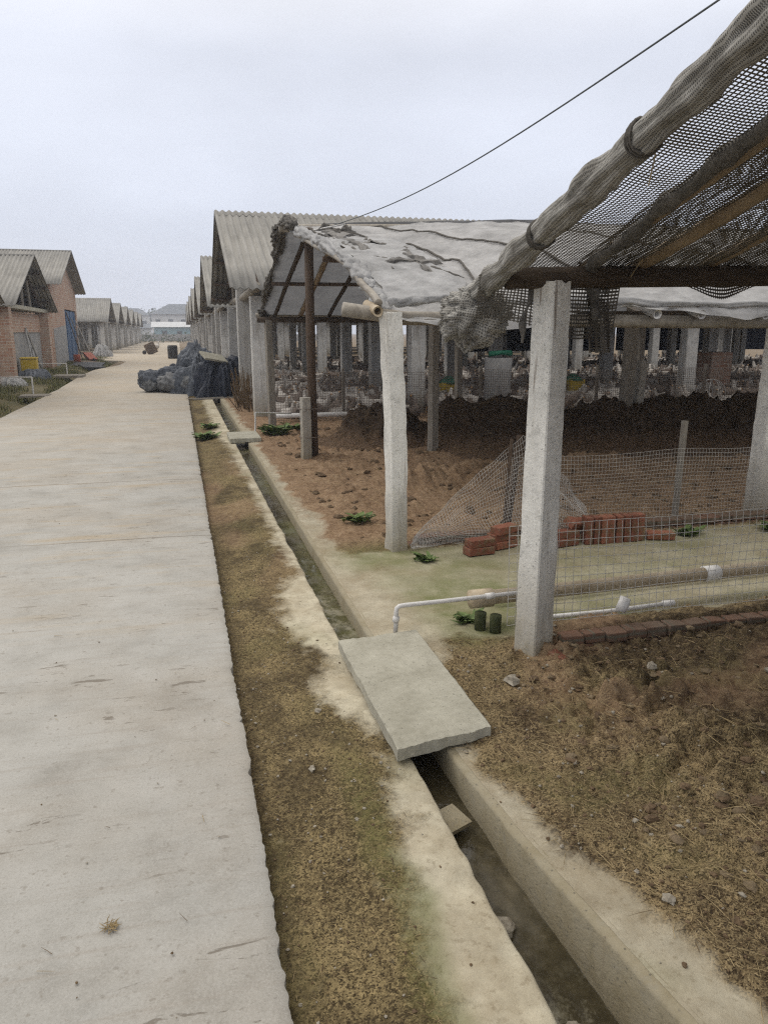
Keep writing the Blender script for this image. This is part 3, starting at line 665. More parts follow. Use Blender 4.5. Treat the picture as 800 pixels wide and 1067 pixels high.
# ------------------------------------------------------------------ posts
def post_mb(base, top, w, n=3.5, seg=26, bend=(0, 0), seed=0, rot=0, chip=.006, topchip=0, grow=0):
    g = MB(); base = Vector(base); top = Vector(top); g.sharp = 30
    angs = [R(90*q+d) for q in range(4) for d in (-42, -27, -9, 9, 27, 42)]; k = len(angs)
    for i in range(seg+1):
        t = i/seg; c = base.lerp(top, t)+Vector((bend[0], bend[1], 0))*math.sin(math.pi*t)
        for j in range(k):
            a = angs[j]; ca, sa = math.cos(a), math.sin(a)
            r = 1/max(abs(ca), abs(sa))
            q = Vector((ca*r, sa*r, 0))*w*.5*(1+grow*(1-t))
            q += q.normalized()*(chip*fbm(q.x*25+seed, q.y*25, c.z*9, 3)*2-max(0, N3(c.z*7+seed, ca*2, sa*2)-.32)*chip*4)
            q = Matrix.Rotation(rot, 3, 'Z') @ q
            z = -topchip*max(0, N3(ca*1.3+seed, sa*1.3, 4)+.1) if i == seg else 0
            g.v.append(tuple(c+q+Vector((0, 0, z))))
    for i in range(seg):
        for j in range(k): g.face((i*k+j, i*k+(j+1) % k, (i+1)*k+(j+1) % k, (i+1)*k+j))
    g.face([j for j in range(k)][::-1]); g.face([seg*k+j for j in range(k)])
    return g
def bamboo(g, p0, p1, r, node=.32, n=10, bow=0.0, m=0, seed=0):
    p0 = Vector(p0); p1 = Vector(p1); L = (p1-p0).length; pts = []; rr = []
    k = max(2, int(L/node))
    for i in range(k):
        for s_, q in ((0, 1.0), (.04, 1.13), (.09, .99), (.5, .96)):
            t = (i+s_)/k; pts.append(p0.lerp(p1, t)+Vector((.012*N3(t*3+seed, 1), 0, bow*math.sin(math.pi*t)+.012*N3(t*3+seed, 5)))); rr.append(r*q*(1-.12*t))
    pts.append(p1); rr.append(r*.88)
    return g.tube(pts, lambda t: rr[min(len(rr)-1, int(round(t*(len(rr)-1))))], n, m)

# ------------------------------------------------------------------ nearest awning (shade net)
na = thing('net_awning', 'nearest awning of dark shade net on bamboo poles and pale concrete pillars', 'awning', (1.67, 3.4, 0))
OFF = Vector((1.67, 3.4, 0))
class SH(MB):
    pass
def part(g, name, mats, root, off, **kw):
    g.v = [(x-off[0], y-off[1], z-off[2]) for x, y, z in g.v]; return g.build(name, mats, root, **kw)
def zN(y): return 1.90+.262*(3.4-y) if y > -.6 else 1.90+.262*4.0-.262*(-.6-y)
part(post_mb((1.665, 3.36, -.1), (1.70, 3.40, 1.83), .125, rot=R(24), seed=1, chip=.005, topchip=.05, grow=.12), 'pillar', MT['pillar'], na, OFF, smooth=True)
part(MB().tube([(1.67+.075*math.cos(a)*1.02, 3.37+.075*math.sin(a), .26+.01*math.sin(a)) for a in [R(24+45+90*i) for i in range(5)]], .0025, 5), 'binding_wire', MT['rustwire'], na, OFF)
for x in (5.25, 8.8):
    part(post_mb((x, 3.4, -.1), (x+.02, 3.4, 1.85), .13, rot=R(10), seed=x), 'pillar', MT['pillar_grey'], na, OFF, smooth=True)
for x in (1.7, 5.2, 8.8):
    part(post_mb((x, -4.6, -.1), (x, -4.6, 1.8), .13, rot=R(10), seed=x+20), 'pillar', MT['pillar_grey'], na, OFF, smooth=True)
part(MB().tube([(1.47, 3.40, 1.84), (2.0, 3.42, 1.855), (4, 3.4, 1.90), (6, 3.4, 1.92), (9, 3.4, 1.93)], .05, 12, lump=.12, ls=5), 'eave_beam', MT['log'], na, OFF, smooth=True)
part(MB().tube([(1.2, -4.6, 1.83), (9, -4.6, 1.88)], .05, 10), 'eave_beam', MT['log'], na, OFF, smooth=True)
part(MB().tube([(1.2, -.6, 2.87), (9, -.6, 2.9)], .045, 10), 'ridge_pole', MT['log'], na, OFF, smooth=True)
g = MB(); bamboo(g, (2.17, 3.60, 1.875), (2.12, .3, 2.70), .034, .36, 12, seed=2); part(g, 'rafter', MT['bamboo'], na, OFF, smooth=True)
g = MB(); bamboo(g, (2.56, 3.6, 1.885), (2.42, .3, 2.70), .028, .36, 12, seed=7); part(g, 'rafter', MT['bamboo'], na, OFF, smooth=True)
g = MB(); bamboo(g, (1.90, 3.6, 1.87), (1.84, 1.5, 2.39), .018, .36, 10, seed=4); part(g, 'rafter', MT['bamboo'], na, OFF, smooth=True)
for x in (3.1, 3.7, 4.4, 5.1, 6, 7, 8):
    g = MB(); bamboo(g, (x, 3.5, 1.95), (x-.05, -.5, 2.86), .033, .36, 10, seed=x); part(g, 'rafter', MT['bamboo'], na, OFF, smooth=True)
for x in (1.5, 2.4, 3.6, 5, 6.5, 8):
    g = MB(); bamboo(g, (x, -4.6, 1.9), (x, -.7, 2.86), .033, .4, 8, seed=x); part(g, 'rafter', MT['bamboo'], na, OFF, smooth=True)
# the net itself
def net(fn, nu, nv, su, sv, name, mat, root, off):
    g = MB(); g.grid(nu, nv, fn); uv = [(i/nu*su, j/nv*sv) for i in range(nu+1) for j in range(nv+1)]
    return part(g, name, MT[mat], root, off, smooth=True, uv=uv)
def sag(x, y): return -.030*abs(math.sin((x-1.36)*math.pi/.62))+.022*fbm(x*2, y*2, 4)+.005*fbm(x*7, y*5, 9)
net(lambda u, v: (lerp(1.46, 9, u), lerp(3.62, -.6, v), zN(lerp(3.62, -.6, v))+.03+sag(lerp(1.36, 9, u), lerp(3.62, -.6, v))), 160, 70, 7.54, 4.3, 'shade_net', 'net', na, OFF)
net(lambda u, v: (lerp(lerp(1.86, 1.66, v), 9, u), lerp(3.66, -.6, v), zN(lerp(3.66, -.6, v))+.052+sag(lerp(1.46, 9, u), lerp(3.62, -.6, v)+.4)), 140, 60, 7.40, 4.35, 'shade_net', 'net2', na, OFF)
net(lambda u, v: (lerp(1.36, 9, u), lerp(-.6, -4.8, v), zN(lerp(-.6, -4.8, v))+.05+sag(lerp(1.36, 9, u), lerp(-.6, -4.8, v))), 60, 30, 7.64, 4.3, 'shade_net', 'net', na, OFF)
# gable edge: bamboo wrapped in net
def wraptube(pts, rf, name, root, off, lump=.10, seed=0, nseg=70, n=22):
    n = n+8; g = MB(); P = []
    for i in range(nseg+1):
        t = i/nseg*(len(pts)-1); a = min(len(pts)-2, int(t)); P.append(Vector(pts[a]).lerp(Vector(pts[a+1]), t-a))
    g.tube(P, rf, n, lump=lump, ls=9, seed=seed, fold=.26, nf=6)
    L = sum((P[i+1]-P[i]).length for i in range(nseg)); uv = [(i/nseg*L, j/n*.32) for i in range(nseg+1) for j in range(n)]
    return part(g, name, MT['wrap'], root, off, smooth=True, uv=uv)
ROLL = [(1.42, 3.74, 1.76), (1.425, 3.3, 1.885), (1.43, 2.7, 2.065), (1.42, 2.2, 2.205), (1.41, 1.7, 2.345), (1.40, 1.0, 2.54), (1.38, -.6, 2.95)]
wraptube(ROLL, lambda t: .051+.007*math.sin(t*31)*math.sin(t*12)+.004*math.sin(t*70), 'edge_roll', na, OFF, .12, 3, 130, 26)
def onroll(y):
    for p, q in zip(ROLL, ROLL[1:]):
        if q[1] <= y <= p[1]: return Vector(p).lerp(Vector(q), (p[1]-y)/(p[1]-q[1]))
wraptube([(1.38, -.6, 2.95), (1.40, -4.7, 1.85)], lambda t: .06, 'edge_roll', na, OFF, .12, 5, 40, 12)
# loose bundle hanging from its lower end
g = MB(); nu, nv = 70, 44
def BU(u, v):
    a = 2*math.pi*u; b = math.pi*(v-.5); c = math.cos(b)
    d = Vector((c*math.cos(a), c*math.sin(a), math.sin(b))); q = 1+.5*(.25-abs(N3(d.x*1.7+3, d.y*1.7, d.z*2.6)))+.35*(.22-abs(N3(d.x*4, d.y*4+9, d.z*5)))+.05*N3(d.x*9, d.y*9, d.z*9)+.12*abs(math.sin(4*math.atan2(d.y, d.x)+5*N3(d.x*2, d.z*3, 1)))
    return (1.43+.155*d.x*q+.05*d.z, 3.70+.12*d.y*q, 1.685+.125*d.z*q*(1.15 if d.z < 0 else .9)-.03*d.x)
g.grid(nu, nv, BU); part(g, 'hanging_bundle', MT['wrap'], na, OFF, smooth=True, uv=[(i/nu*.85, j/nv*.42) for i in range(nu+1) for j in range(nv+1)])
# dark seam bundle between two nets
g = MB(); g.tube([(lerp(1.89, 1.62, t)+.03*N3(t*9, 2), lerp(3.45, .9, t), zN(lerp(3.45, .9, t))-.012+.022*N3(t*7, 5)) for t in [i/60 for i in range(61)]], lambda t: .022+.014*math.sin(t*26)**2, 12, lump=.35, ls=14)
part(g, 'net_seam', MT['bundle'], na, OFF, smooth=True)
# flap of net hanging under the beam
net(lambda u, v: (lerp(1.36, 2.10, u), 3.47+.05*math.sin(u*9)*v+.03*v, lerp(1.86, 1.615+.05*math.sin(u*5+1), v)), 40, 16, .74, .25, 'hanging_net', 'net', na, OFF)
net(lambda u, v: (lerp(1.90, 2.02, u)+.05*v, 3.46+.05*math.sin(u*9)*v, lerp(1.86, 1.50, v)), 10, 16, .13, .36, 'hanging_net', 'net2', na, OFF)
net(lambda u, v: (lerp(2.10, 3.4, u), 3.47+.04*math.sin(u*14)*v, lerp(1.88, 1.81+.05*math.sin(u*11), v)), 50, 8, 1.3, .1, 'hanging_net', 'net2', na, OFF)
g = MB(); g.tube([(1.62-.05*t+.01*math.sin(t*8), 3.45, 1.82-.27*t) for t in [i/10 for i in range(11)]], lambda t: .012+.006*math.sin(t*11), 8, lump=.3, ls=20); part(g, 'net_strand', MT['bundle'], na, OFF)
g = MB(); g.tube([(1.93+.03*t, 3.45, 1.83-.17*t) for t in [i/10 for i in range(11)]], lambda t: .03*(1-t*.5), 10, lump=.4, ls=16); part(g, 'net_strand', MT['bundle'], na, OFF, smooth=True)
for y in (1.62, 2.28, 2.98):
    g = MB(); d = (onroll(y-.1)-onroll(y+.1)).normalized(); a1 = d.cross(Vector((0, 0, 1))).normalized(); a2 = a1.cross(d)
    for o_ in (-.012, 0, .012): g.tube([tuple(onroll(y)+d*(o_+.01*math.sin(t*2))+(a1*math.cos(t)+a2*math.sin(t))*.056) for t in [i*.42 for i in range(16)]], .005, 5)
    part(g, 'binding', MT['rope'], na, OFF)
for p, q in (((1.47, 2.28, 2.17), (1.47, 2.31, 2.05)), ((1.76, 1.95, 2.28), (1.76, 1.97, 2.17)), ((2.10, 3.3, 1.93), (2.06, 3.33, 1.85))):
    part(MB().tube([p, tuple((a+b)/2+.01 for a, b in zip(p, q)), q], .0022, 5), 'straw_tie', MT['straw'], na, OFF)

# ------------------------------------------------------------------ white tarp awning
ta = thing('tarp_awning', 'sagging white tarp awning on crooked pillar and thin brown post', 'awning', (1.5, 5.4, 0)); OF2 = Vector((1.5, 5.4, 0))
RY, EY, BY = 10.45, 5.50, 13.45
def zF(x, y):
    t = (y-EY)/(RY-EY)
    return pw([(5.2, 1.60), (5.6, 1.74), (5.89, 1.87), (6.2, 2.0), (6.67, 2.16), (7.51, 2.36), (8.29, 2.51), (9.4, 2.72), (10.45, 2.90)], y)+.055*min(3, max(0, x-1.5))*t+.10*sm(2.2, 3.4, x)*(1-t)
def zB(x, y):
    t = (y-RY)/(BY-RY); return lerp(2.90+.055*min(3, max(0, x-1.5)), 1.86, t)
def frontp(u, v):
    x = lerp(1.50, 13, u**1.2); y = lerp(EY-.05, RY, v)
    return (x+.05*N3(y*1.5, 3)*(1-u), y, zF(x, y)+.055*fbm(x*1.3, y*1.3, 2)+.022*fbm(x*4, y*4, 6)+.07*(.3-abs(N3(x*1.3+y*.6, y*.9, 5)))+.05*(.25-abs(N3(x*2.6+y*1.2, y*1.2, 15)))+.018*(.25-abs(N3(x*7+y*3, y*3, 25)))+.05*math.sin(math.pi*min(1, max(0, (y-5.5)/4.95)))*math.sin(x*2.1))
part(MB().grid(220, 130, frontp), 'tarp', MT['tarp'], ta, OF2, smooth=True)
def rearp(u, v):
    x = lerp(1.42, 13, u); y = lerp(RY, BY+.1, v)
    return (x, y, zB(x, y)+.03*fbm(x*1.3, y*1.3, 12)+.05)
part(MB().grid(100, 30, rearp), 'tarp', MT['tarp_under'], ta, OF2, smooth=True)
# eave drape and rolled lower edge
def drape(u, v):
    x = lerp(1.42, 13, u); s_ = .035+.04*math.sin(x*3.1+.6)+.03*N3(x*4, 2)
    return (x, EY-.06-.03*v+.03*N3(x*5, v)+.03*math.sin(x*17+2*N3(x*3, 1))*v, zF(x, EY-.05)-s_*v+.02*N3(x*3, 8)*v)
part(MB().grid(160, 5, drape), 'tarp_drape', MT['tarp'], ta, OF2, smooth=True)
def lump_tube(name, pts, rf, mat, lump=.3, ls=9, n=12, seg=60, seed=0, root=None, off=None, fold=0, nf=7, flat=1.0):
    P = []
    for i in range(seg+1):
        t = i/seg*(len(pts)-1); a = min(len(pts)-2, int(t)); P.append(Vector(pts[a]).lerp(Vector(pts[a+1]), t-a)+Vector((N3(i*.2, seed), N3(i*.2, seed+5), N3(i*.2, seed+9)))*.025)
    return part(MB().tube(P, rf, n, lump=lump, ls=ls, seed=seed, fold=fold, nf=nf, flat=flat), name, MT[mat], root or ta, off or OF2, smooth=True)
lump_tube('tarp_roll', [(1.46, y, zF(1.5, y)+.01) for y in (5.55, 5.9, 6.2, 6.7, 7.5, 8.3, 9.2, 10.0)], lambda t: .052+.010*math.sin(t*23), 'tarp', .14, 12, 30, 170, 2, fold=.45, nf=5)
bb = MB(); bamboo(bb, (1.40, 5.5, 1.80), (1.43, 6.7, 2.16), .028, .3, 10); bamboo(bb, (1.43, 6.7, 2.16), (1.45, 10.2, 2.85), .026, .35, 10); part(bb, 'edge_pole', MT['oldbamboo'], ta, OF2, smooth=True)
lump_tube('tarp_roll', [(1.46, 5.46, 1.80), (1.9, 5.44, 1.84), (2.3, 5.46, 1.82), (2.9, 5.45, 1.82), (5, 5.45, 1.82)], lambda t: .026+.006*math.sin(t*19), 'tarp', .15, 10, 20, 140, 3, fold=.35, nf=4)
def patch(x0, x1, y0, y1, seed, amp, mat):
    def P(u, v):
        x = lerp(x0, x1, u)+.10*N3(v*5, seed)*1.0; y = lerp(y0, y1, v)+.12*N3(u*5, seed+3); e = sm(0, .12, min(u, 1-u))*sm(0, .08, min(v, 1-v))
        r_ = (.32-abs(N3(x*3.2+seed, y*2.4, 1)))*1.0+(.28-abs(N3(x*7+seed, y*5.5, 2)))*.55+(.25-abs(N3(x*15+seed, y*12, 4)))*.28
        return (x+.05*N3(x*6, y*6, seed), y+.05*N3(x*6, y*6, seed+8), zF(x, y)+.035+e*amp*(r_+.30))
    part(MB().grid(70, 110, P), 'tarp_patch', MT[mat], ta, OF2, smooth=True)
patch(1.52, 2.25, 5.75, 8.4, 3, .022, 'tarp'); patch(1.66, 1.74, 7.2, 9.2, 21, .05, 'tarp_scrap'); patch(2.0, 2.07, 6.3, 7.2, 27, .05, 'tarp_scrap'); patch(1.66, 2.0, 7.62, 7.72, 33, .05, 'tarp_scrap'); patch(1.75, 2.2, 6.56, 6.62, 37, .05, 'tarp_scrap'); patch(1.58, 1.9, 8.5, 8.62, 41, .05, 'tarp_scrap')
lump_tube('net_bundle', [(1.40, 9.6, 2.84), (1.38, 10.2, 2.95), (1.36, 10.7, 2.93), (1.37, 11.0, 2.82)], lambda t: .045+.015*math.sin(t*9), 'bundle', .5, 14, 30, 90, 5, fold=.6, nf=7)
lump_tube('net_bundle', [(1.40, 10.6, 2.92), (1.42, 11.6, 2.60), (1.40, 12.5, 2.28), (1.40, 13.3, 2.0), (1.42, 13.6, 1.86)], lambda t: .042+.022*math.sin(t*15), 'bundle', .5, 14, 30, 110, 6, fold=.6, nf=7)
lump_tube('net_bundle', [(1.75, 9.75, 2.84), (1.95, 9.6, 2.74), (2.0, 9.3, 2.74)], lambda t: .05, 'bundle', .5, 14, 24, 50, 8, fold=.6, nf=7)
for pts in ([(1.62, 6.3), (1.75, 7.4), (2.05, 8.6)], [(1.9, 5.9), (1.62, 7.1), (1.62, 8.3)], [(1.55, 7.8), (1.9, 7.9), (2.25, 7.3)], [(1.7, 6.9), (2.0, 6.6), (2.3, 6.2)]):
    lump_tube('net_scrap', [(x, y, zF(x, y)+.03) for x, y in pts], lambda t: .016*math.sin(math.pi*t)+.004, 'bundle', .8, 14, 8, 60, pts[0][0]*7)
# cords over the tarp
for p in ([(2.55, 10.4), (2.9, 8.5), (3.15, 7.1), (3.3, 6.0)], [(1.75, 9.6), (2.3, 8.4), (2.45, 7.0), (2.35, 5.7)], [(1.62, 9.9), (1.72, 8.0), (1.75, 6.4)], [(4.9, 10.3), (5.2, 7.5), (5.4, 5.4)]):
    P = []
    for i in range(41):
        t = i/40*(len(p)-1); a = min(len(p)-2, int(t)); x, y = Vector(p[a]).lerp(Vector(p[a+1]), t-a); x += .03*N3(i*.15, p[0][0]); u = ((x-1.5)/11.5)**(1/1.2); P.append(tuple(Vector(frontp(u, (y-EY+.05)/(RY-EY+.05)))+Vector((0, 0, .02))))
    part(MB().tube(P, .011, 6), 'cord', MT['rope'], ta, OF2)
# poles
part(post_mb((1.50, 5.38, -.1), (1.465, 5.42, 1.74), .128, rot=R(12), bend=(.022, .02), seed=5, chip=.009, topchip=.03), 'pillar', MT['pillar'], ta, OF2, smooth=True)
for x in (5.02, 8.8, 12.4):
    part(post_mb((x, 5.78, -.1), (x+.0, 5.72, 1.70), .15, rot=R(8), seed=x, chip=.008), 'pillar', MT['pillar'], ta, OF2, smooth=True)
g = MB().tube([(1.625, 9.76, -.1), (1.61, 9.80, 1.4), (1.625, 9.86, 2.84)], .056, 12, lump=.06, ls=4); part(g, 'post', MT['wood'], ta, OF2, smooth=True)
g = MB().tube([(6.10, 9.80, -.1), (6.14, 9.80, 1.0), (6.17, 9.80, 2.95)], .10, 14, lump=.06, ls=4); part(g, 'post', MT['greywood'], ta, OF2, smooth=True)
part(post_mb((3.28, 9.9, -.1), (3.26, 9.9, 2.9), .11, rot=R(20), seed=8), 'post', MT['greywood'], ta, OF2, smooth=True)
part(post_mb((9.6, 9.9, -.1), (9.6, 9.9, 2.9), .14, rot=R(20), seed=9), 'post', MT['greywood'], ta, OF2, smooth=True)
part(post_mb((6.38, 9.95, -.1), (6.44, 9.95, 1.2), .12, rot=R(8), seed=11), 'post', MT['pillar_grey'], ta, OF2, smooth=True)
for x in (1.50, 4.9, 8.6, 12):
    part(post_mb((x, 13.35, -.1), (x-.02, 13.35, 1.8), .11, rot=R(12), seed=x+40), 'post', MT['greywood'], ta, OF2, smooth=True)
part(MB().tube([(1.15, 5.56, 1.76), (1.6, 5.56, 1.70), (4, 5.56, 1.68), (8, 5.56, 1.68), (13, 5.56, 1.68)], .05, 12, lump=.1, ls=4), 'eave_beam', MT['oldbamboo'], ta, OF2, smooth=True)
part(MB().tube([(1.30, 13.35, 1.80), (5, 13.35, 1.82), (13, 13.35, 1.83)], .05, 10, lump=.06, ls=4), 'eave_beam', MT['log'], ta, OF2, smooth=True)
part(MB().tube([(1.3, 13.55, 1.885), (13, 13.55, 1.90)], .03, 8), 'eave_rail', MT['oldbamboo'], ta, OF2, smooth=True)
part(MB().tube([(1.34, RY, 2.90), (4, RY, 2.99), (13, RY, 3.0)], .05, 10), 'ridge_pole', MT['oldbamboo'], ta, OF2, smooth=True)
part(MB().tube([(1.42, 12.1, zB(1.4, 12.1)-.02), (13, 12.1, zB(5, 12.1)-.02)], .028, 8), 'purlin', MT['wood'], ta, OF2, smooth=True)
part(MB().tube([(1.42, 7.8, zF(1.4, 7.8)-.12), (13, 7.8, zF(5, 7.8)-.22)], .03, 8), 'purlin', MT['wood'], ta, OF2, smooth=True)
part(MB().tube([(2.3, 5.62, 1.70), (5, 5.62, 1.735), (13, 5.62, 1.74)], .05, 10, lump=.08, ls=4), 'eave_beam', MT['log'], ta, OF2, smooth=True)  # extra dark log, added to stand in for the shaded roof underside below the eave
for i, x in enumerate((1.72, 2.15, 2.65, 3.2, 3.8, 4.5, 5.3, 6.2, 7.2, 8.3, 9.5)):
    g = MB(); bamboo(g, (x, RY, zB(x, RY)-.02), (x-.12, 13.5, 1.84), .036+.01*(i % 3 == 1), .4, 9, seed=i); part(g, 'rafter', MT['log' if i in (0, 2, 3) else 'bamboo'], ta, OF2, smooth=True)
for i, x in enumerate((1.37, 3.62, 4.02, 4.62, 5.5, 6.4, 7.3, 8.2)):
    g = MB().pipe((x, 5.40 if i == 0 else 5.43, 1.74 if i == 0 else 1.735), (x+.1, RY, zF(x, RY)-.12) if i else (x+.02, 5.8, 1.80), .037, .026); part(g, 'rafter', MT['dirtypvc' if i == 0 else 'pvc'], ta, OF2, smooth=True)

# concrete stump wired to the brown post
st = thing('concrete_stump', 'short concrete stump wired to the thin brown post', 'stump', (1.53, 9.70, 0))
part(post_mb((1.505, 9.66, -.1), (1.505, 9.66, .80), .115, rot=R(8), seed=31, chip=.006), 'stump', MT['pillar_grey'], st, (1.53, 9.70, 0), smooth=True)
for z in (.30, .66): part(MB().tube([(1.56+.135*math.cos(a), 9.71+.13*math.sin(a), z) for a in [i*.45 for i in range(15)]], .005, 5), 'wire_tie', MT['rustwire'], st, (1.53, 9.70, 0))

# overhead cable
pts = []
for (a, b) in (((2.42, 3.2, 3.05), (1.90, 9.7, 2.86)), ((1.90, 9.7, 2.86), (1.52, 10.6, 2.98))):
    for i in range(24):
        t = i/24; p = Vector(a).lerp(Vector(b), t); p.z -= .14*math.sin(math.pi*t)*(1 if a[1] < 5 else .5); pts.append(tuple(p))
pts = [(2.75, -1.0, 3.55), (2.55, 1.5, 3.25)]+pts
tag(MB().tube(pts, .005, 7).build('overhead_cable', MT['cable'], smooth=True), 'thin dark cable slung from above down to the tarp awning peak', 'cable')
tag(MB().tube([(1.46, 10.75, 2.93), (1.5, 10.3, 2.83), (1.6, 9.9, 2.80), (1.8, 9.6, 2.82), (1.98, 9.4, 2.84)], .009, 7).build('white_cord', MT['pvc'], smooth=True), 'thin pale cord looped around the awning peak', 'cord')

# ------------------------------------------------------------------ fences
def wiregrid(g, fn, us, vs, r, nu=1, nv=1, m=0, miss=0):
    # vertical wires at us (following v), horizontal wires at vs (following u)
    for u in us:
        if rnd.random() < miss: continue
        g.tube([fn(u, i/nv) for i in range(nv+1)], r, 4, m, False)
    for v in vs: g.tube([fn(i/nu, v) for i in range(nu+1)], r, 4, m, False)
f1 = thing('wire_fence', 'square mesh wire fence on the low brick kerb nearest the camera', 'fence', (1.6, 3.43, 0)); o1 = (1.6, 3.43, 0)
def F1(u, v): x = lerp(1.56, 5.6, u); return (x, 3.45+.02*N3(x*2, v*2)+.015*v, lerp(.12, .645, v)+.012*N3(x*1.5, v*1.5, 3)+.02*u)
g = MB(); wiregrid(g, F1, [i/88 for i in range(89)], [i/11 for i in range(12)], .0017, 88, 6); part(g, 'mesh', MT['wire'], f1, o1)
part(MB().tube([(4.05, 3.46, -.05), (4.06, 3.47, .72)], .014, 7), 'stake', MT['greywood'], f1, o1)
f2 = thing('wire_fence', 'grey mesh fence along the brick kerb behind the loose red bricks', 'fence', (3, 5.45, 0)); o2 = (3, 5.45, 0)
def F2(u, v): x = lerp(2.5, 9.0, u); return (x, 5.62+.04*N3(x*1.5, v*2)+.05*(1-v), lerp(.03, .62, v)+.03*N3(x*1.1, v, 3))
g = MB(); wiregrid(g, F2, [i/210 for i in range(211)], [i/18 for i in range(19)], .0012, 100, 5); part(g, 'mesh', MT['wire'], f2, o2)
part(MB().box((4.15, 5.72, .40), (.05, .035, .92), .3, 0, .03), 'stake', MT['greywood'], f2, o2)
part(MB().box((2.58, 5.70, .36), (.04, .03, .86), .3, 0, .12), 'stake', MT['wood'], f2, o2)
# collapsed piece of netting draped over a stick
c3 = thing('collapsed_netting', 'collapsed tent of wire netting between the two pale pillars', 'netting', (2.3, 5.4, 0)); o3 = (2.3, 5.4, 0)
def F3(u, v):
    tx = lerp(1.64, 2.62, u); tz = lerp(.06, .80, u**.85); ty = lerp(5.38, 5.62, u)
    bx = lerp(1.60, 2.72, u); by = lerp(5.30, 5.28, u)
    x = lerp(bx, tx, v); y = lerp(by, ty, v)+.05*math.sin(u*7+v*3)*(1-v); z = lerp(.02, tz, v)-.05*math.sin(math.pi*v)*u
    return (x+.02*N3(u*6, v*6, 1), y+.05*N3(u*5, v*5, 9), z+.02*N3(u*6, v*6, 5))
g = MB(); wiregrid(g, F3, [i/46 for i in range(47)], [i/24 for i in range(25)], .0013, 46, 24)
def F4(u, v):
    tx = lerp(2.60, 3.15, u); tz = lerp(.80, .22, u**1.2); bx = lerp(2.66, 3.12, u)
    x = lerp(bx, tx, v); y = lerp(5.24, 5.55, v)+.07*N3(u*4, v*3, 2); return (x+.03*N3(u*5, v*5, 4), y, lerp(.02, tz, v)+.03*N3(u*5, v*5, 7))
wiregrid(g, F4, [i/26 for i in range(27)], [i/26 for i in range(27)], .0013, 26, 26)
part(g, 'mesh', MT['wire'], c3, o3)
part(MB().tube([(2.38, 5.42, -.05), (2.50, 5.58, .78)], .014, 7), 'stick', MT['wood'], c3, o3)
f5 = thing('wire_fence', 'long low net fence in front of the birds under the sheds', 'fence', (1.5, 14.0, 0)); o5 = (1.5, 14, 0)
def F5(u, v): x = lerp(1.55, 18, u); return (x, 14.0+.05*N3(x, v), lerp(.0, .88, v)+.04*N3(x*.8, v, 3))
g = MB(); wiregrid(g, F5, [i/360 for i in range(361)], [i/20 for i in range(21)], .0034, 80, 2); part(g, 'mesh', MT['rustwire'], f5, o5)
for x in (2.9, 5.6, 8.1, 10.6, 13.2): part(MB().box((x, 14.05, .45), (.05, .05, 1.0), .2), 'stake', MT['greywood'], f5, o5)

# ------------------------------------------------------------------ brick kerbs, loose bricks
def kerb(x0, x1, y, w_, h, lb, z0=-.03):
    root = tag(MB().build('brick_kerb', MT['kerb_brick']), lb, 'kerb'); bpy.data.objects.remove(root)
    g = MB(); n = int((x1-x0)/.122)
    for r in range(2):
        for i in range(n):
            x = x0+(i+.5)*.122+(.055 if r else 0)
            g.box((x-x0, rnd.uniform(-.008, .008), z0+h*(r+.5)/2), (.112, w_, h/2-.005), rnd.uniform(-.03, .03), 0, rnd.uniform(-.02, .02), jit=.004)
    o = g.build('brick_kerb', MT['kerb_brick'], bevel=.006); o.location = (x0, y, 0); tag(o, lb, 'kerb'); return o
kerb(1.76, 6.2, 3.36, .09, .115, 'low brick kerb under the nearest wire fence')
kerb(1.62, 8.5, 5.46, .12, .11, 'mossy low brick kerb behind the loose red bricks')
BL = 'loose red bricks on the greenish floor'
def brick(x, y, z, rz, lb, rx=0, ry=0):
    o = MB().box((0, 0, 0), (.215, .10, .056), jit=.003).build('red_brick', MT['redbrick'], bevel=.005); o.location = (x, y, z); o.rotation_euler = (rx, ry, rz); tag(o, lb, 'brick', BL)
FZ = .0
brick(2.06, 5.10, .033, .15, 'lower red brick lying flat, leftmost of the pile beside the pillar'); brick(2.07, 5.11, .091, .2, 'red brick stacked on the leftmost flat brick')
brick(2.30, 5.22, .033, .35, 'red brick flat on the floor behind the pillar, under another'); brick(2.29, 5.23, .091, .3, 'red brick second up in the stack behind the pillar'); brick(2.31, 5.22, .149, .42, 'topmost red brick of the stack behind the pillar')
brick(2.78, 5.16, .033, .2, 'flat red brick just right of the pillar under the netting'); brick(2.79, 5.18, .091, .1, 'red brick atop the flat one right of the pillar'); brick(2.92, 5.24, .15, .5, 'tilted red brick leaning high against the standing bricks', .5, .2)
names = ['first', 'second', 'third', 'fourth', 'fifth', 'sixth', 'seventh', 'eighth']
for i in range(8):
    brick(2.98+i*.062+(.01 if i > 3 else 0), 5.17+rnd.uniform(-.012, .012), .108+.0, R(90)+rnd.uniform(-.06, .06), 'upright red brick, %s from the left in the standing row' % names[i], R(90)+rnd.uniform(-.05, .1), R(90))
brick(3.60, 5.14, .033, -.3, 'broken red brick lying flat right of the standing row')
brick(1.80, 3.25, .012, .5, 'broken brick at the foot of the nearest pillar', .15, .1)

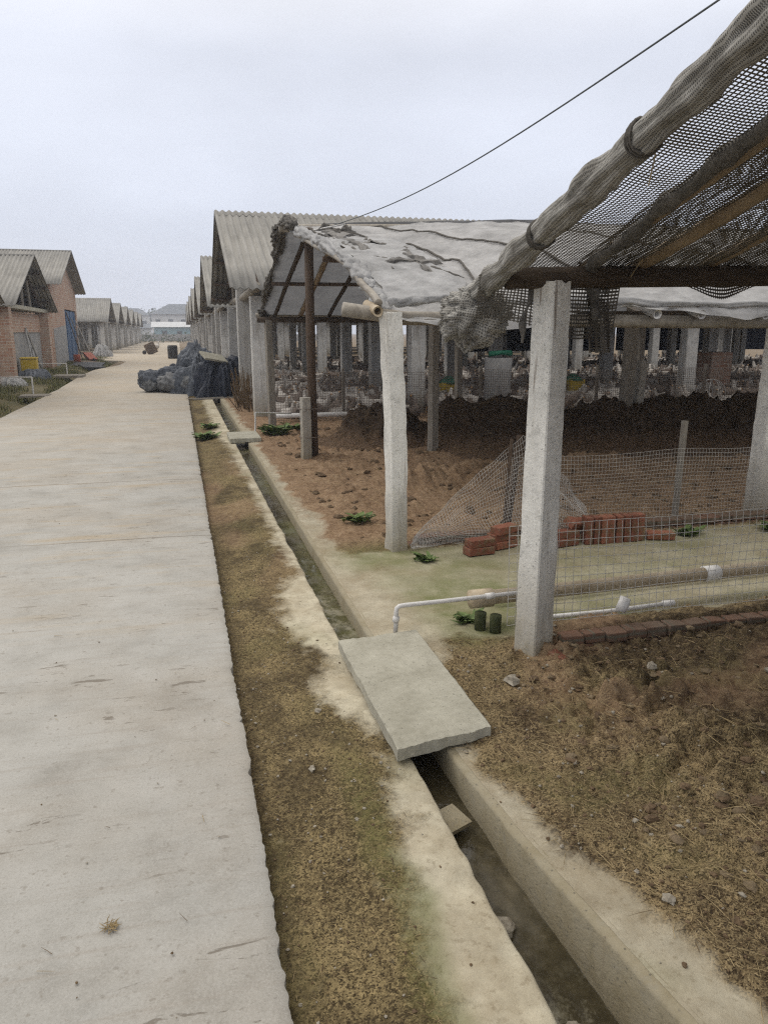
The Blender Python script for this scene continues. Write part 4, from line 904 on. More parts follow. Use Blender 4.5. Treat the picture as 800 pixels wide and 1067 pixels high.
# ------------------------------------------------------------------ pipes and stubs
def ptube(name, pts, r, mat, lb, cat='pipe', extra=None, n=14):
    o = thing(name, lb, cat, pts[0]); part(MB().tube(pts, r, n), 'pipe', MT[mat], o, pts[0], smooth=True)
    for (p, q, rr, m) in (extra or []): part(MB().tube([p, q], rr, n), 'coupling', MT[m], o, pts[0], smooth=True)
    return o
big = thing('drain_pipe', 'thick stained white pipe lying behind the nearest fence', 'pipe', (1.5, 3.85, .15))
part(MB().pipe((1.50, 3.80, .15), (5.8, 3.95, .165), .042, .036, 18), 'pipe', MT['dirtypvc'], big, (1.5, 3.85, .15), smooth=True)
part(MB().tube([(1.49, 3.80, .15), (1.62, 3.805, .15)], .053, 18), 'coupling', MT['dirtypvc'], big, (1.5, 3.85, .15), smooth=True)
part(MB().tube([(3.03, 3.853, .156), (3.13, 3.858, .156)], .049, 18), 'coupling', MT['pvc'], big, (1.5, 3.85, .15), smooth=True)
P0 = [(1.03, 3.70, -.02), (1.035, 3.70, .15), (1.038, 3.70, .176), (1.052, 3.70, .186), (1.08, 3.702, .188), (1.3, 3.71, .188), (1.75, 3.73, .19)]
wp = ptube('water_pipe', P0, .0125, 'pvc', 'thin white pipe bent down into the drain beside the slab', extra=[((1.031, 3.70, .10), (1.037, 3.70, .13), .018, 'pvc'), ((1.55, 3.722, .189), (1.60, 3.724, .189), .018, 'pvc')])
ptube('water_pipe', [(1.80, 3.60, .085), (2.2, 3.58, .09), (2.6, 3.585, .10)], .0125, 'pvc', 'thin white pipe on the ground just inside the nearest fence', extra=[((2.57, 3.585, .10), (2.64, 3.585, .10), .018, 'pvc')])
ptube('water_pipe', [(1.72, 4.05, .06), (3.0, 4.12, .06), (5.8, 4.25, .07)], .014, 'pvc', 'thin pale pipe behind the thick stained pipe', extra=[((2.0, 4.065, .06), (2.06, 4.07, .06), .022, 'pvc')])
part(MB().tube([(2.02, 4.07, .06), (2.02, 4.07, .115)], .014, 8), 'valve', MT['pvc'], big, (1.5, 3.85, .15), smooth=True)
tag(MB().tube([(0, 0, 0), (.015, 0, .03), (.03, 0, .07)], lambda t: .030+.006*math.sin(t*6), 12, lump=.2, ls=20).build('plastic_cup', MT['pvc'], smooth=True), 'small crumpled white plastic cup stuck on the fence wire', 'cup').location = (2.20, 3.43, .15)
for x, y, lb in ((1.52, 3.72, 'green mossy wooden stub under the pipe end'), (1.585, 3.66, 'second mossy stub closest to the nearest pillar')):
    tag(MB().tube([(0, 0, -.05), (0, 0, .05), (.003, 0, .10)], .032, 12, lump=.2, ls=14).build('wooden_stub', MT['moss'], smooth=True), lb, 'stub', 'mossy stubs under the pipe').location = (x, y, 0)
ptube('ground_pipe', [(1.62, 13.85, .13), (3.2, 13.9, .13)], .045, 'pvc', 'white pipe lying along the foot of the far net fence')
fr = thing('pipe_frame', 'small white pipe frame beside the far cover slab', 'pipe frame', (1.2, 12.6, 0))
part(MB().tube([(1.10, 12.3, -.05), (1.12, 12.3, .36)], .012, 8), 'upright', MT['pvc'], fr, (1.2, 12.6, 0)); part(MB().tube([(1.12, 12.3, .36), (1.75, 12.8, .28)], .012, 8), 'rail', MT['pvc'], fr, (1.2, 12.6, 0))

# ------------------------------------------------------------------ manure heaps
def heap(loc, rx, ry, fn, lb, res=.05, seed=0):
    g = MB(); nu = int(2*rx/res); nv = int(2*ry/res)
    def P(u, v):
        x = lerp(-rx, rx, u); y = lerp(-ry, ry, v); e = max(abs(u-.5), abs(v-.5))*2
        z = fn(x, y); k = sm(.02, .3, z)
        z += k*(.16*fbm(x*2.6+seed, y*2.6, 3)+.20*abs(fbm(x*5+seed, y*5, 5))+.10*fbm(x*13+seed, y*13, 2, 3)-.08)
        if k > 0:
            for sc_, h_ in ((4.2, .13), (9, .07)):
                d, pts = noise.voronoi(Vector((x*sc_+.7*N3(x*7, y*7, seed), y*sc_+.7*N3(x*7, y*7, 4), seed))); rr = max(0, noise.noise(pts[0]*1.9)*.8+.4); z += k*h_*rr*max(0, 1-(d[0]/(.25+.55*rr))**2)
        return (x+.03*k*N3(x*9, y*9, z*5), y+.03*k*N3(x*9, y*9, z*5+9), z-.12*sm(.85, 1, e)-.03)
    g.grid(nu, nv, P); o = g.build('manure_heap', MT['manure'], None, smooth=True); o.location = loc
    tag(o, lb, 'manure heap', 'heaps of dark manure under the tarp awning')
    s = MB()
    for _ in range(int(420*rx*ry)):
        u, v = rnd.random(), rnd.random(); p = P(u, v)
        if p[2] < .03: continue
        blade(s, p, rnd.uniform(0, 6.28), rnd.uniform(.06, .22), .004, rnd.uniform(-.6, .5))
    tag(s.build('straw', MT['darkstraw'], o), kind='stuff')
def gauss(x, y, cx, cy_, a, b, h): return h*math.exp(-(((x-cx)/a)**2+((y-cy_)/b)**2))
heap((2.95, 11.2, 0), 1.2, 1.15, lambda x, y: .34*sm(1.05, .45, math.hypot((x-.05)/.80, y/.8)+.3*N3(x*3, y*3, 4))+.22*sm(1.1, .3, math.hypot((x+.25)/1.05, (y+.2)/1.0)), 'dark manure heap behind the crooked pillar, with a loose brown skirt', .035, 3)
def ridge(x, y):
    yc = -.14*(x+.2); e = sm(-3.6, -2.9, x)
    b_ = .34*e*sm(.95, .35, abs(y-yc)+.15*N3(x*2, y*2, 6))
    return b_+.17*e*sm(1.7, 0, abs(y-yc+.5))+max(0, .40*N3(x*1.05, 7)+.17)*sm(.8, .2, abs(y-yc))*e*1.1
heap((6.75, 10.0, 0), 3.75, 1.7, ridge, 'long low dark manure ridge behind the nearest pillar', .045, 11)
# ------------------------------------------------------------------ sheds on the right
LEN = 30.0; HS = 4.2; RZ = 4.2; EZ = 2.36
def corr_slope(sgn, length, hs, rz, ez):
    g = MB(); nx = int(length/.146*6); cv = [0, .03, .335, .34, .67, .675, 1.0]; off = [.01, .01, 0, .014, 0, .014, 0]
    L = math.hypot(hs, rz-ez); nyy, nzz = sgn*(rz-ez)/L, hs/L
    for k, tt in enumerate(cv):
        t = tt
        for i in range(nx+1):
            x = length*i/nx; a = .024*math.sin(2*math.pi*x/.146)+off[k]+.015*N3(x*.8, tt*3+sgn, 4); jt = (.012*N3(math.floor(x/.95)*3.1, k*2.2) if k in (1, 3, 5, 6) else 0)
            g.v.append((x, sgn*hs*(t+jt*.6)+nyy*a, lerp(rz, ez, t+jt*.6)+nzz*a))
    for k in range(len(cv)-1):
        for i in range(nx): a = k*(nx+1)+i; g.face((a, a+1, a+nx+2, a+nx+1) if sgn < 0 else (a, a+nx+1, a+nx+2, a+1))
    return g
def make_shed(loc, rz, label, group):
    r = thing('open_shed', label, 'shed', loc, rz, group)
    for s in (-1, 1): corr_slope(s, LEN, HS, RZ, EZ).build('roof_slope', MT['corr'], r, smooth=True, solid=.012)
    g = MB(); nx = int(LEN/.146*6)
    for y, dz in ((-.16, -.05), (-.05, .045), (.05, .045), (.16, -.05)):
        for i in range(nx+1): x = LEN*i/nx; g.v.append((x, y, RZ+dz+.022*math.sin(2*math.pi*x/.146)))
    for k in range(3):
        for i in range(nx): a = k*(nx+1)+i; g.face((a, a+1, a+nx+2, a+nx+1))
    g.build('ridge_cap', MT['corr'], r, smooth=True)
    cx = [.55+3.16*i for i in range(10)]
    c0 = post_mb((0, 0, -.1), (0, 0, 2.26), .29, seg=8, seed=3, chip=.006)
    first = None
    for x in cx:
        for y in (-3.45, 0, 3.45):
            if first is None: first = c0.build('column', MT['shed_post'], r, smooth=True); first.location = (x, y, 0); continue
            c = first.copy(); col.objects.link(c); c.location = (x, y, 0); c.rotation_euler = (0, 0, rnd.choice([0, 1.57, 3.14])); c.scale = (1, 1, 1 if y else 1.78)
    for x in cx:
        g = MB(); g.tube([(x-.05, -4.0, 2.40), (x, 0, 2.36), (x, 4.0, 2.40)], .085 if x < 1 else .06, 10, lump=.06, ls=2)
        g.build('tie_beam', MT['oldbamboo'] if x < 1 else MT['wood'], r, smooth=True)
    for s in (-1, 1):
        g = MB().tube([(.0, s*3.75, 2.46), (LEN, s*3.75, 2.46)], .05, 8); g.build('eave_beam', MT['wood'], r, smooth=True)
        for t in (.2, .45, .7):
            g = MB().tube([(.06, s*HS*t, lerp(RZ, EZ, t)-.085), (LEN, s*HS*t, lerp(RZ, EZ, t)-.085)], .04, 8); g.build('purlin', MT['wood'], r, smooth=True)
        g = MB().tube([(.5, s*.12, RZ-.16), (.5, s*3.9, 2.46)], .05, 8); g.build('rafter', MT['wood'], r, smooth=True)
        for y, tz in ((1.2, 3.55), (2.4, 3.0)):
            MB().tube([(.52, s*y, 2.42), (.52, s*y, tz)], .045, 8).build('strut', MT['greywood'], r)
    return r
RYS = [18.65+10.85*i for i in range(7)]
s0 = make_shed((.95, RYS[0], 0), 0, 'nearest corrugated roof shed, beyond the white tarp awning', 'open sheds right of the road')
for i, nm in enumerate(['second', 'third', 'fourth', 'fifth', 'sixth', 'farthest']):
    dup(s0, (.95, RYS[i+1], 0), 0, '%s corrugated roof shed along the right of the road' % nm)
LYS = [67.3+11.0*i for i in range(6)]
for i, nm in enumerate(['first', 'second', 'third', 'fourth', 'fifth', 'last']):
    o = dup(s0, (-5.0, LYS[i], 0), math.pi, '%s open grey shed beyond the tall brick house on the left' % nm); o['group'] = 'open sheds left of the road'
# navy curtains, brick stack, feeders under the sheds
for x0, x1, y, z0, z1, lb in ((11.5, 19, 32.9, .75, 1.95, 'dark navy curtain hung deep under the sheds, between bright gaps'), (20, 40, 33.2, .75, 1.95, 'long dark navy curtain at the far right under the sheds')):
    g = MB(); g.grid(60, 6, lambda u, v: (lerp(0, x1-x0, u), .06*math.sin(u*(x1-x0)*9)+.04*N3(u*20, v*2), lerp(z0, z1, v)+.05*N3(u*9, 3)))
    o = g.build('curtain', MT['curtain'], smooth=True); o.location = (x0, y, 0); tag(o, lb, 'curtain', 'navy curtains under the sheds')
o = MB().box((0, 0, .55), (.75, .75, 1.1), .2).build('brick_stack', MT['brick'], bevel=.02); o.location = (13.4, 17.6, 0); tag(o, 'squat brown brick stack standing among the birds', 'brick stack')
def feeder(x, y, lb):
    r = thing('feeder', lb, 'feeder', (x, y, 0), .2, 'yellow feeders among the birds')
    MB().box((0, 0, .27), (.42, .34, .46), taper=1.1).build('tub', MT['yellow'], r, bevel=.02); MB().tube([(0, 0, .48), (0, 0, .56), (0, 0, .64)], lambda t: .25*(1-t*.8), 14).build('lid', MT['green'], r, smooth=True)
feeder(5.85, 16.6, 'yellow feeder with dark green lid beside the white shed column'); feeder(9.1, 16.9, 'yellow feeder with green lid right of the nearest pillar'); feeder(13.6, 17.9, 'yellow feeder beside the brown brick stack')
o = MB().tube([(0, 0, 0), (.8, 0, .05), (1.6, .1, .02)], lambda t: .10+.02*math.sin(t*9), 10, lump=.2, ls=3).build('hose_roll', MT['green'], smooth=True); o.location = (6.15, 15.0, 1.16); o.scale = (.32, .6, .6); tag(o, 'rolled green sheet lying over a low trough left of the nearest pillar', 'rolled sheet')
o = thing('trough', 'grey round trough under the rolled green sheet', 'trough', (6.40, 15.1, 0)); o.scale = (.62, .62, 1.5); MB().tube([(0, 0, 0), (0, 0, .4), (0, 0, .72)], lambda t: .42+.05*t, 18).build('tank', MT['plaster'], o, smooth=True)
g = MB()
for k in range(4): g.tube([(.3*math.cos(a)*math.cos(k*.8), .3*math.cos(a)*math.sin(k*.8), .3+.3*math.sin(a)) for a in [i*.32 for i in range(21)]], .008, 5)
o = g.build('wire_basket', MT['steel']); o.location = (11.2, 14.6, 0); tag(o, 'round wire basket against a white shed column', 'basket')
# dry reed screen by the first column
g = MB()
for i in range(80): x = rnd.gauss(0, .16); y = rnd.uniform(-1.0, 1.0); g.tube([(x*.5, y, -.05), (x+rnd.gauss(0, .10), y+rnd.gauss(0, .16), rnd.uniform(.2, .85))], .009, 5)
o = g.build('reed_screen', MT['darkstraw']); o.location = (1.35, 17.0, 0); tag(o, 'ragged brown reed screen between the tarp heap and the first shed column', 'screen')

# ------------------------------------------------------------------ birds
def bird_mb(pose=0, leg=True):
    g = MB()
    if pose == 0:   # standing, head up
        sp = [(-.20, .27, .012, .02), (-.15, .235, .04, .05), (-.07, .195, .075, .085), (.03, .19, .085, .09), (.10, .225, .065, .07), (.135, .29, .034, .036), (.15, .345, .027, .03), (.165, .375, .027, .027), (.19, .373, .014, .013), (.215, .363, .003, .003)]
    elif pose == 1:  # pecking, head down
        sp = [(-.20, .29, .012, .02), (-.15, .255, .04, .05), (-.07, .21, .075, .085), (.03, .185, .083, .085), (.10, .16, .06, .06), (.155, .12, .034, .034), (.19, .08, .027, .028), (.21, .055, .026, .026), (.222, .03, .013, .013), (.228, .008, .003, .003)]
    else:            # sitting
        sp = [(-.19, .16, .012, .02), (-.14, .12, .045, .05), (-.06, .09, .085, .085), (.03, .09, .09, .088), (.09, .13, .065, .07), (.115, .19, .036, .038), (.125, .235, .028, .03), (.14, .262, .027, .027), (.165, .26, .014, .013), (.19, .25, .003, .003)]
    n = 8; k = len(sp); b = 0
    for i, (x, z, rw, rh) in enumerate(sp):
        x0, z0 = sp[max(0, i-1)][:2]; x1, z1 = sp[min(k-1, i+1)][:2]; d = Vector((x1-x0, 0, z1-z0)).normalized(); up = Vector((-d.z, 0, d.x))
        for j in range(n): a = 2*math.pi*j/n; p = Vector((x, 0, z))+Vector((0, 1, 0))*math.cos(a)*rw+up*math.sin(a)*rh; g.v.append(tuple(p))
    for i in range(k-1):
        for j in range(n): g.face((i*n+j, i*n+(j+1) % n, (i+1)*n+(j+1) % n, (i+1)*n+j), 1 if i >= k-2 else 0)
    g.face([j for j in range(n)][::-1], 0)
    if leg and pose < 2:
        for s in (-1, 1): g.tube([(.01, s*.04, .13), (-.01, s*.042, .07), (.01, s*.045, .0)], .008, 4, 1, False)
    return g
BG = 'pale hens crowded under the sheds'
kinds = []
for pose in (0, 1, 2):
    for m in ('hen', 'hen2'):
        me = bird_mb(pose).build('hen', [MT[m], MT['beak']], smooth=True); kinds.append(me)
spots = []
q = random.Random(5)
while len(spots) < 300:
    y = 14.35+8.5*q.random()**1.6; x = q.uniform(1.5, .2+1.02*y)
    if any((x-a)**2+(y-b)**2 < .05 for a, b in spots[-80:]): continue
    spots.append((x, y))
for i, (x, y) in enumerate(spots):
    k = kinds[i] if i < 6 else q.choice([kinds[0], kinds[0], kinds[0], kinds[1], kinds[2], kinds[3], kinds[4], kinds[4], kinds[5]]).copy()
    if i >= 6: col.objects.link(k)
    k.location = (x, y, -.01); k.rotation_euler = (0, 0, q.uniform(0, 6.28)); s = q.uniform(1.0, 1.45); k.scale = (s, s, s)
    tag(k, 'pale hen standing or pecking behind the low net fence', 'hen', BG)
g = MB(); P = [bird_mb(i, False) for i in range(3)]
for _ in range(2600):
    y = 14.6+26*q.random()**1.1; x = q.uniform(1.6, 1.08*y+1); b = P[q.randrange(3)]; base = len(g.v); a = q.uniform(0, 6.28); s = q.uniform(1, 1.45); ca, sa = math.cos(a)*s, math.sin(a)*s; dk = 2 if q.random() < .5 else 0
    g.v += [(x+vx*ca-vy*sa, y+vx*sa+vy*ca, vz*s-.05) for vx, vy, vz in b.v]
    for f, m in zip(b.f, b.m): g.face([base+t_ for t_ in f], m if m else dk)
tag(g.build('flock', [MT['hen'], MT['beak'], MT['hen2']], smooth=True), 'far mass of pale hens packed deep under the sheds', 'flock', kind='stuff')

# ------------------------------------------------------------------ tarp heap on the road side
def blob(name, loc, rx, ry, h, mat, lb, cat, folds=9, seed=0, pw_=.55, famp=.12, group=None, rz=0):
    g = MB(); nt, nr = 150, 48
    def P(u, v):
        a = 2*math.pi*u; r = v; prof = (1-r**2.2)**pw_ if r < 1 else 0
        ca, sa = math.cos(a), math.sin(a)
        f = 1+.4*famp*r*(math.sin(folds*a+2.2*N3(ca*2, sa*2, seed))+.6*math.sin(folds*2.3*a+seed))+.22*N3(ca*1.3, sa*1.3, seed)
        X, Y, Z = rx*r*ca, ry*r*sa, h*prof
        cr = (.25+.75*r)*(.55*(.26-abs(N3(ca*2.2+seed, sa*2.2, Z*.7)))+.38*(.24-abs(N3(ca*5+seed, sa*5, Z*.9+r)))+.16*(.24-abs(N3(ca*11, sa*11+seed, Z*1.4))))+.10*(.22-abs(N3(X*9, Y*9+seed, Z*7)))
        zz = h*prof*(1+.30*N3(ca*r*1.6, sa*r*1.6, seed+3)+.12*(.3-abs(N3(ca*r*4, sa*r*4, seed+5))))
        return (rx*r**.8*f*ca*(1+cr), ry*r**.8*f*sa*(1+cr), max(-.03, zz*(1+.6*cr)-.03))
    g.grid(nt, nr, P); o = g.build(name, MT[mat], smooth=True); o.location = loc; o.rotation_euler = (0, 0, rz); return tag(o, lb, cat, group)
blob('tarp_heap', (1.08, 20.6, 0), .66, .8, .92, 'tarp_dark', 'dark navy tarp draped in folds over a heap by the sheds', 'tarp heap', 15, 2, .42, .17)
blob('tarp_heap', (.48, 23.4, 0), .52, .9, 1.18, 'tarp_grey', 'tall heap under grey blue tarp behind the navy one', 'tarp heap', 7, 8, .35, .10)
blob('tarp_heap', (.50, 21.6, 0), .62, .6, .74, 'tarp_grey', 'grey wrinkled tarp bulging between the two covered heaps', 'tarp heap', 6, 14, .4, .14)
def sack(loc, l, w_, h, rz, lb, seed, mat='sack'):
    g = MB()
    def P(u, v):
        a = 2*math.pi*u; b = math.pi*(v-.5); c = abs(math.cos(b))**.45
        x = l*.5*math.sin(b); y = w_*.5*c*math.cos(a); z = h*.5*c*math.sin(a)*(1 if math.sin(a) > 0 else .8)+h*.42
        k = .14*N3(x*3+seed, y*3, z*3)+.34*(.25-abs(N3(x*2.5+seed, y*6, z*6)))+.18*(.25-abs(N3(x*6+seed, y*13, z*13))); return (x*(1+k), y*(1+k), max(-.01, z*(1+k)))
    g.grid(64, 48, P); o = g.build('filled_sack', MT[mat], smooth=True); o.location = loc; o.rotation_euler = (0, 0, rz); tag(o, lb, 'sack', 'filled sacks on the road edge')
sack((-.62, 22.2, 0), .95, .6, .62, .4, 'dark filled sack leaning at the left end of the heap', 2, 'tarp_grey'); sack((-.05, 21.6, 0), 1.1, .65, .55, -.5, 'grey filled sack slumped in front of the tall heap', 5); sack((-.78, 22.0, 0), .5, .4, .40, 1.2, 'small pale sack lowest at the road side', 9)
sack((-.1, 22.9, .1), .9, .6, .6, .9, 'dark sack behind the slumped grey one', 12, 'tarp_dark'); sack((-.2, 22.15, .28), .75, .5, .42, .2, 'grey sack on top of the slumped sacks', 15, 'tarp_grey')
o = MB().box((0, 0, 0), (.62, .48, .05), .3, .35, .2).build('board', MT['slab'], bevel=.006); o.location = (.85, 20.3, .98); tag(o, 'pale board weighing down the navy tarp', 'board')
g = MB()
for i in range(6): g.tube([(rnd.uniform(-.1, .2), rnd.uniform(-.35, .1), .02), (1.3+rnd.uniform(-.3, .2), rnd.uniform(-.3, .2), .05)], .018, 6)
o = g.build('pole_bundle', MT['greywood']); o.location = (.2, 19.75, -.03); tag(o, 'bundle of brown poles lying at the foot of the navy tarp', 'poles')
r = thing('barrel', 'black plastic barrel on the road beyond the heap', 'barrel', (-.35, 50, 0)); r.scale = (.78, .78, .78); MB().tube([(0, 0, 0), (0, 0, .1), (0, 0, .5), (0, 0, .9), (0, 0, 1.0)], lambda t: .36+.03*math.sin(t*3.14), 18).build('drum', MT['black'], r, smooth=True)
MB().tube([(0, 0, 1.0), (0, 0, 1.04)], .34, 18).build('lid', MT['black'], r)
# upended cart
r = thing('cart', 'rusty brown cart tipped up on the road by the left sheds', 'cart', (-1.95, 60, 0), .2); r.scale = (.5, .5, .5)
MB().box((0, 0, .85), (1.5, .12, 1.7), 0, .2, -.45).build('tray', MT['rust'], r, bevel=.02); MB().box((0, -.35, .8), (.06, .6, 1.5), 0, .2, -.45).build('side_board', MT['rust'], r)
for s in (-.5, .5): MB().tube([(s-.4, .2, 0.3), (s-.4, .28, .3)], .3, 16).build('wheel', MT['black'], r)
MB().tube([(-.6, 0, 1.3), (-.9, .1, 0)], .035, 6).build('prop', MT['wood'], r)
k = kinds[0].copy(); col.objects.link(k); k.location = (-1.75, 68, 0); k.scale = (2.2, 2.2, 2.2); k.rotation_euler = (0, 0, 1); tag(k, 'brownish hen walking alone on the far road', 'hen'); del k['group']

# ------------------------------------------------------------------ left brick shed, tall house
def roof(r, ln, hs, rz, ez):
    for s in (-1, 1): corr_slope(s, ln, hs, rz, ez).build('roof_slope', MT['corr'], r, smooth=True, solid=.012)
    g = MB().tube([(0, 0, rz), (ln, 0, rz)], .09, 8, flat=.6); g.build('ridge_cap', MT['corr'], r, smooth=True)
def brick_shed(loc, lb):
    r = thing('brick_shed', lb, 'shed', loc, math.pi, 'brick sheds left of the road')
    roof(r, 16, 4.7, 4.36, 2.42)
    for y in (-4.05, 4.05): MB().box((.55, y, 1.15), (.5, .5, 2.5)).build('brick_pillar', MT['brick'], r, bevel=.012)
    MB().box((.75, 0, 1.95), (.22, 7.6, .72)).build('brick_wall', MT['brick'], r)
    MB().box((.78, 0, .76), (.2, 7.6, 1.66)).build('plaster_panel', MT['plaster'], r)
    MB().box((.55, 0, 2.46), (.34, 9.0, .14)).build('lintel_beam', MT['slab'], r, bevel=.01)
    for y in (-4.2, 4.2): MB().box((8, y, 1.1), (14.5, .24, 2.5)).build('side_wall', MT['brick'], r)
    for y, tz in ((-1.6, 3.55), (0, 4.2), (1.6, 3.55)): MB().tube([(.6, y, 2.52), (.6, y*.8, tz)], .06, 8).build('truss_post', MT['greywood'], r)
    for s in (-1, 1): MB().tube([(.6, 0, 4.2), (.6, s*4.2, 2.54)], .06, 8).build('rafter', MT['wood'], r)
    for s in (-1, 1):
        for t in (.25, .5, .75): MB().tube([(.05, s*4.7*t, lerp(4.36, 2.42, t)-.08), (16, s*4.7*t, lerp(4.36, 2.42, t)-.08)], .045, 6).build('purlin', MT['wood'], r)
    return r
b0 = brick_shed((-4.95, 32.2, 0), 'low brick shed with open timber gable, before the tall house')
dup(b0, (-4.95, 21.3, 0), math.pi, 'brick shed mostly outside the left edge of the picture')
r = thing('brick_house', 'tall brick house with blue door and corrugated roof left of the road', 'house', (-5.0, 44.0, 0), math.pi)
roof(r, 12, 5.1, 5.62, 3.72)
yb = 4.7; dy0, dy1, dh = -4.25, .35, 2.75
def gz(y): return 5.5-abs(y)*(5.5-3.8)/4.7
MB().prism([(-yb, -.1), (dy0, -.1), (dy0, gz(dy0)), (-yb, gz(-yb))], .55, .8).build('gable_wall', MT['brick'], r)
MB().prism([(dy1, -.1), (yb, -.1), (yb, gz(yb)), (dy1, gz(dy1))], .55, .8).build('gable_wall', MT['brick'], r)
MB().prism([(dy0, dh), (dy1, dh), (dy1, gz(dy1)), (0, 5.5), (dy0, gz(dy0))], .55, .8).build('gable_wall', MT['brick'], r)
MB().prism([(dy1+.05, -.1), (yb-.02, -.1), (yb-.02, 1.75), (dy1+.05, 1.95)], .53, .548).build('plaster_panel', MT['plaster'], r)
MB().prism([(-yb+.02, -.1), (dy0-.05, -.1), (dy0-.05, 1.85), (-yb+.02, 1.85)], .53, .548).build('plaster_panel', MT['plaster'], r)
d = MB().box((.64, (dy0+dy1)/2, dh/2-.02), (.06, dy1-dy0-.06, dh-.06)).build('door', MT['door'], r)
for y in (dy0+.75, (dy0+dy1)/2, dy1-.75): MB().box((.60, y, dh/2), (.03, .05, dh-.1)).build('rib', MT['door'], d)
for y in (-4.6, 4.6): MB().box((6.7, y, 1.85), (11.7, .24, 3.9)).build('side_wall', MT['brick'], r)

# left-hand bits
def frame_thing(loc, w_, h, lb, rz=0):
    r = thing('pipe_frame', lb, 'pipe frame', loc, rz, 'pipe frames along the left bank')
    MB().tube([(0, 0, -.2), (0, 0, h)], .025, 6).build('upright', MT['pvc'], r); MB().tube([(0, 0, h), (w_, .3, h)], .02, 6).build('rail', MT['pvc'], r)
frame_thing((-3.85, 22.6, 0), -2.0, .42, 'thin white pipe rail beside the brick pillar bank'); frame_thing((-4.1, 31.4, 0), -1.4, .45, 'thin white pipe rail near the blue door house')
r = thing('metal_frame', 'white metal frame leaning on the plaster panel of the low shed', 'frame', (-5.35, 33.3, 0), 0)
for p, q_ in (((0, -1.1, .05), (-.35, .9, .05)), ((0, -1.1, .05), (-.2, -1.0, 1.7)), ((-.2, -.9, 1.75), (-.05, .95, .05)), ((-.1, -.1, .05), (-.2, -.1, 1.0))):
    MB().tube([p, q_], .035, 6).build('bar', MT['steel'], r)
r = thing('crate', 'yellow plastic crate beside the brick pillar', 'crate', (-5.2, 30.4, 0), .1); MB().box((0, 0, .33), (.5, 1.0, .66), taper=1.05).build('tub', MT['yellow'], r, bevel=.03)
MB().box((0, 0, .69), (.56, 1.08, .05)).build('rim', MT['yellow'], r, bevel=.01)
blob('plastic_bag', (-4.95, 29.4, 0), .5, .6, .35, 'tarp_grey', 'crumpled pale plastic bag on the grass by the yellow crate', 'bag', 6, 21)
blob('plastic_bag', (-5.0, 26.0, 0), .35, .5, .28, 'tarp', 'white plastic bag at the left picture edge', 'bag', 6, 25)
for (y0, y1, x, h, lb, m) in ((44.2, 46.0, -5.1, 2.6, 'pole leaning on the blue door, closest to the corner', 'rust'), (45.2, 47.4, -5.0, 2.3, 'grey pole leaning beside the blue door', 'greywood'), (46.2, 49.0, -4.9, 2.2, 'pale pole leaning past the blue door', 'pvc')):
    tag(MB().tube([(0, 0, 0), (-.45, y0-y1, h)], .03, 7).build('pole', MT[m]), lb, 'pole', 'poles leaning by the blue door').location = (x, y1, 0)
r = thing('wheelbarrow', 'red wheelbarrow tipped by the leaning poles', 'wheelbarrow', (-4.6, 44.6, 0), .6); r.scale = (.62, .62, .62)
MB().box((0, 0, .45), (.6, .9, .34), 0, .5, 0, taper=1.3).build('tray', MT['red'], r, bevel=.03); MB().tube([(-.04, -.6, .2), (.04, -.6, .2)], .2, 14).build('wheel', MT['black'], r)
for s in (-.24, .24): MB().tube([(s, -.5, .25), (s, .8, .6)], .025, 6).build('handle', MT['red'], r)
for i, (x, y, z, sx, sy, lb) in enumerate(((-4.3, 40.5, .06, 1.4, 2.2, 'dark board dropped over the ditch below the red wheelbarrow'), (-3.95, 38.6, .04, .9, 1.6, 'dark broken panel at the road edge near the house'), (-4.6, 42.6, .10, 1.2, 1.6, 'brown panel lying flat under the wheelbarrow'))):
    tag(MB().box((0, 0, 0), (sx, sy, .06), .3*i, .04, .03).build('board', MT['rust' if i == 2 else 'black']), lb, 'board', 'panels dumped by the ditch').location = (x, y, z)
blob('covered_mound', (-4.9, 55.5, 0), .55, .9, .75, 'tarp', 'white sheet covered mound past the blue door', 'mound', 7, 31)
tag(MB().tube([(0, 0, 0), (0, 0, .45), (0, 0, .5)], .17, 12).build('bucket', MT['red'], smooth=True), 'small red bucket left of the blue door', 'bucket').location = (-4.95, 42.0, 0)

# ------------------------------------------------------------------ distance
def far_house(loc, w_, d_, h, rh, lb, wall='render', rz=0, hip=True):
    r = thing('distant_house', lb, 'house', loc, rz)
    MB().box((0, 0, h/2), (w_, d_, h)).build('wall', MT[wall], r)
    o = .6; g = MB(); b = [(-w_/2-o, -d_/2-o, h), (w_/2+o, -d_/2-o, h), (w_/2+o, d_/2+o, h), (-w_/2-o, d_/2+o, h)]
    k = w_*.22 if hip else w_/2+o; g.v = b+[(-k, 0, h+rh), (k, 0, h+rh)]
    for f in ((0, 1, 5, 4), (1, 2, 5), (2, 3, 4, 5), (3, 0, 4), (3, 2, 1, 0)): g.face(f)
    g.build('roof', MT['greyroof'], r)
    n = max(2, int(w_/3.2))
    for fl in range(max(1, int(h/3.2))):
        for i in range(n):
            x = -w_/2+w_*(i+.5)/n; wn = MB().box((x, -d_/2-.02, 1.6+fl*3.2), (1.4, .06, 1.3)).build('window', MT['glass'], r)
            MB().box((x, -d_/2-.06, .92+fl*3.2), (1.6, .1, .1)).build('sill', MT['render'], wn)
    return r
far_house((2.0, 262, 0), 19, 12, 7.0, 3.3, 'large pale two storey house with hipped grey roof, closing the road')
far_house((-16, 300, 0), 13, 10, 7.5, 2.5, 'hazy pale house left of the hipped one', 'render'); far_house((-31, 330, 0), 16, 10, 9.5, 2.0, 'faint grey house farthest left behind the sheds', 'plaster')
r = thing('distant_hall', 'long low teal hall with whitish roof before the hipped house', 'hall', (2.0, 205, 0))
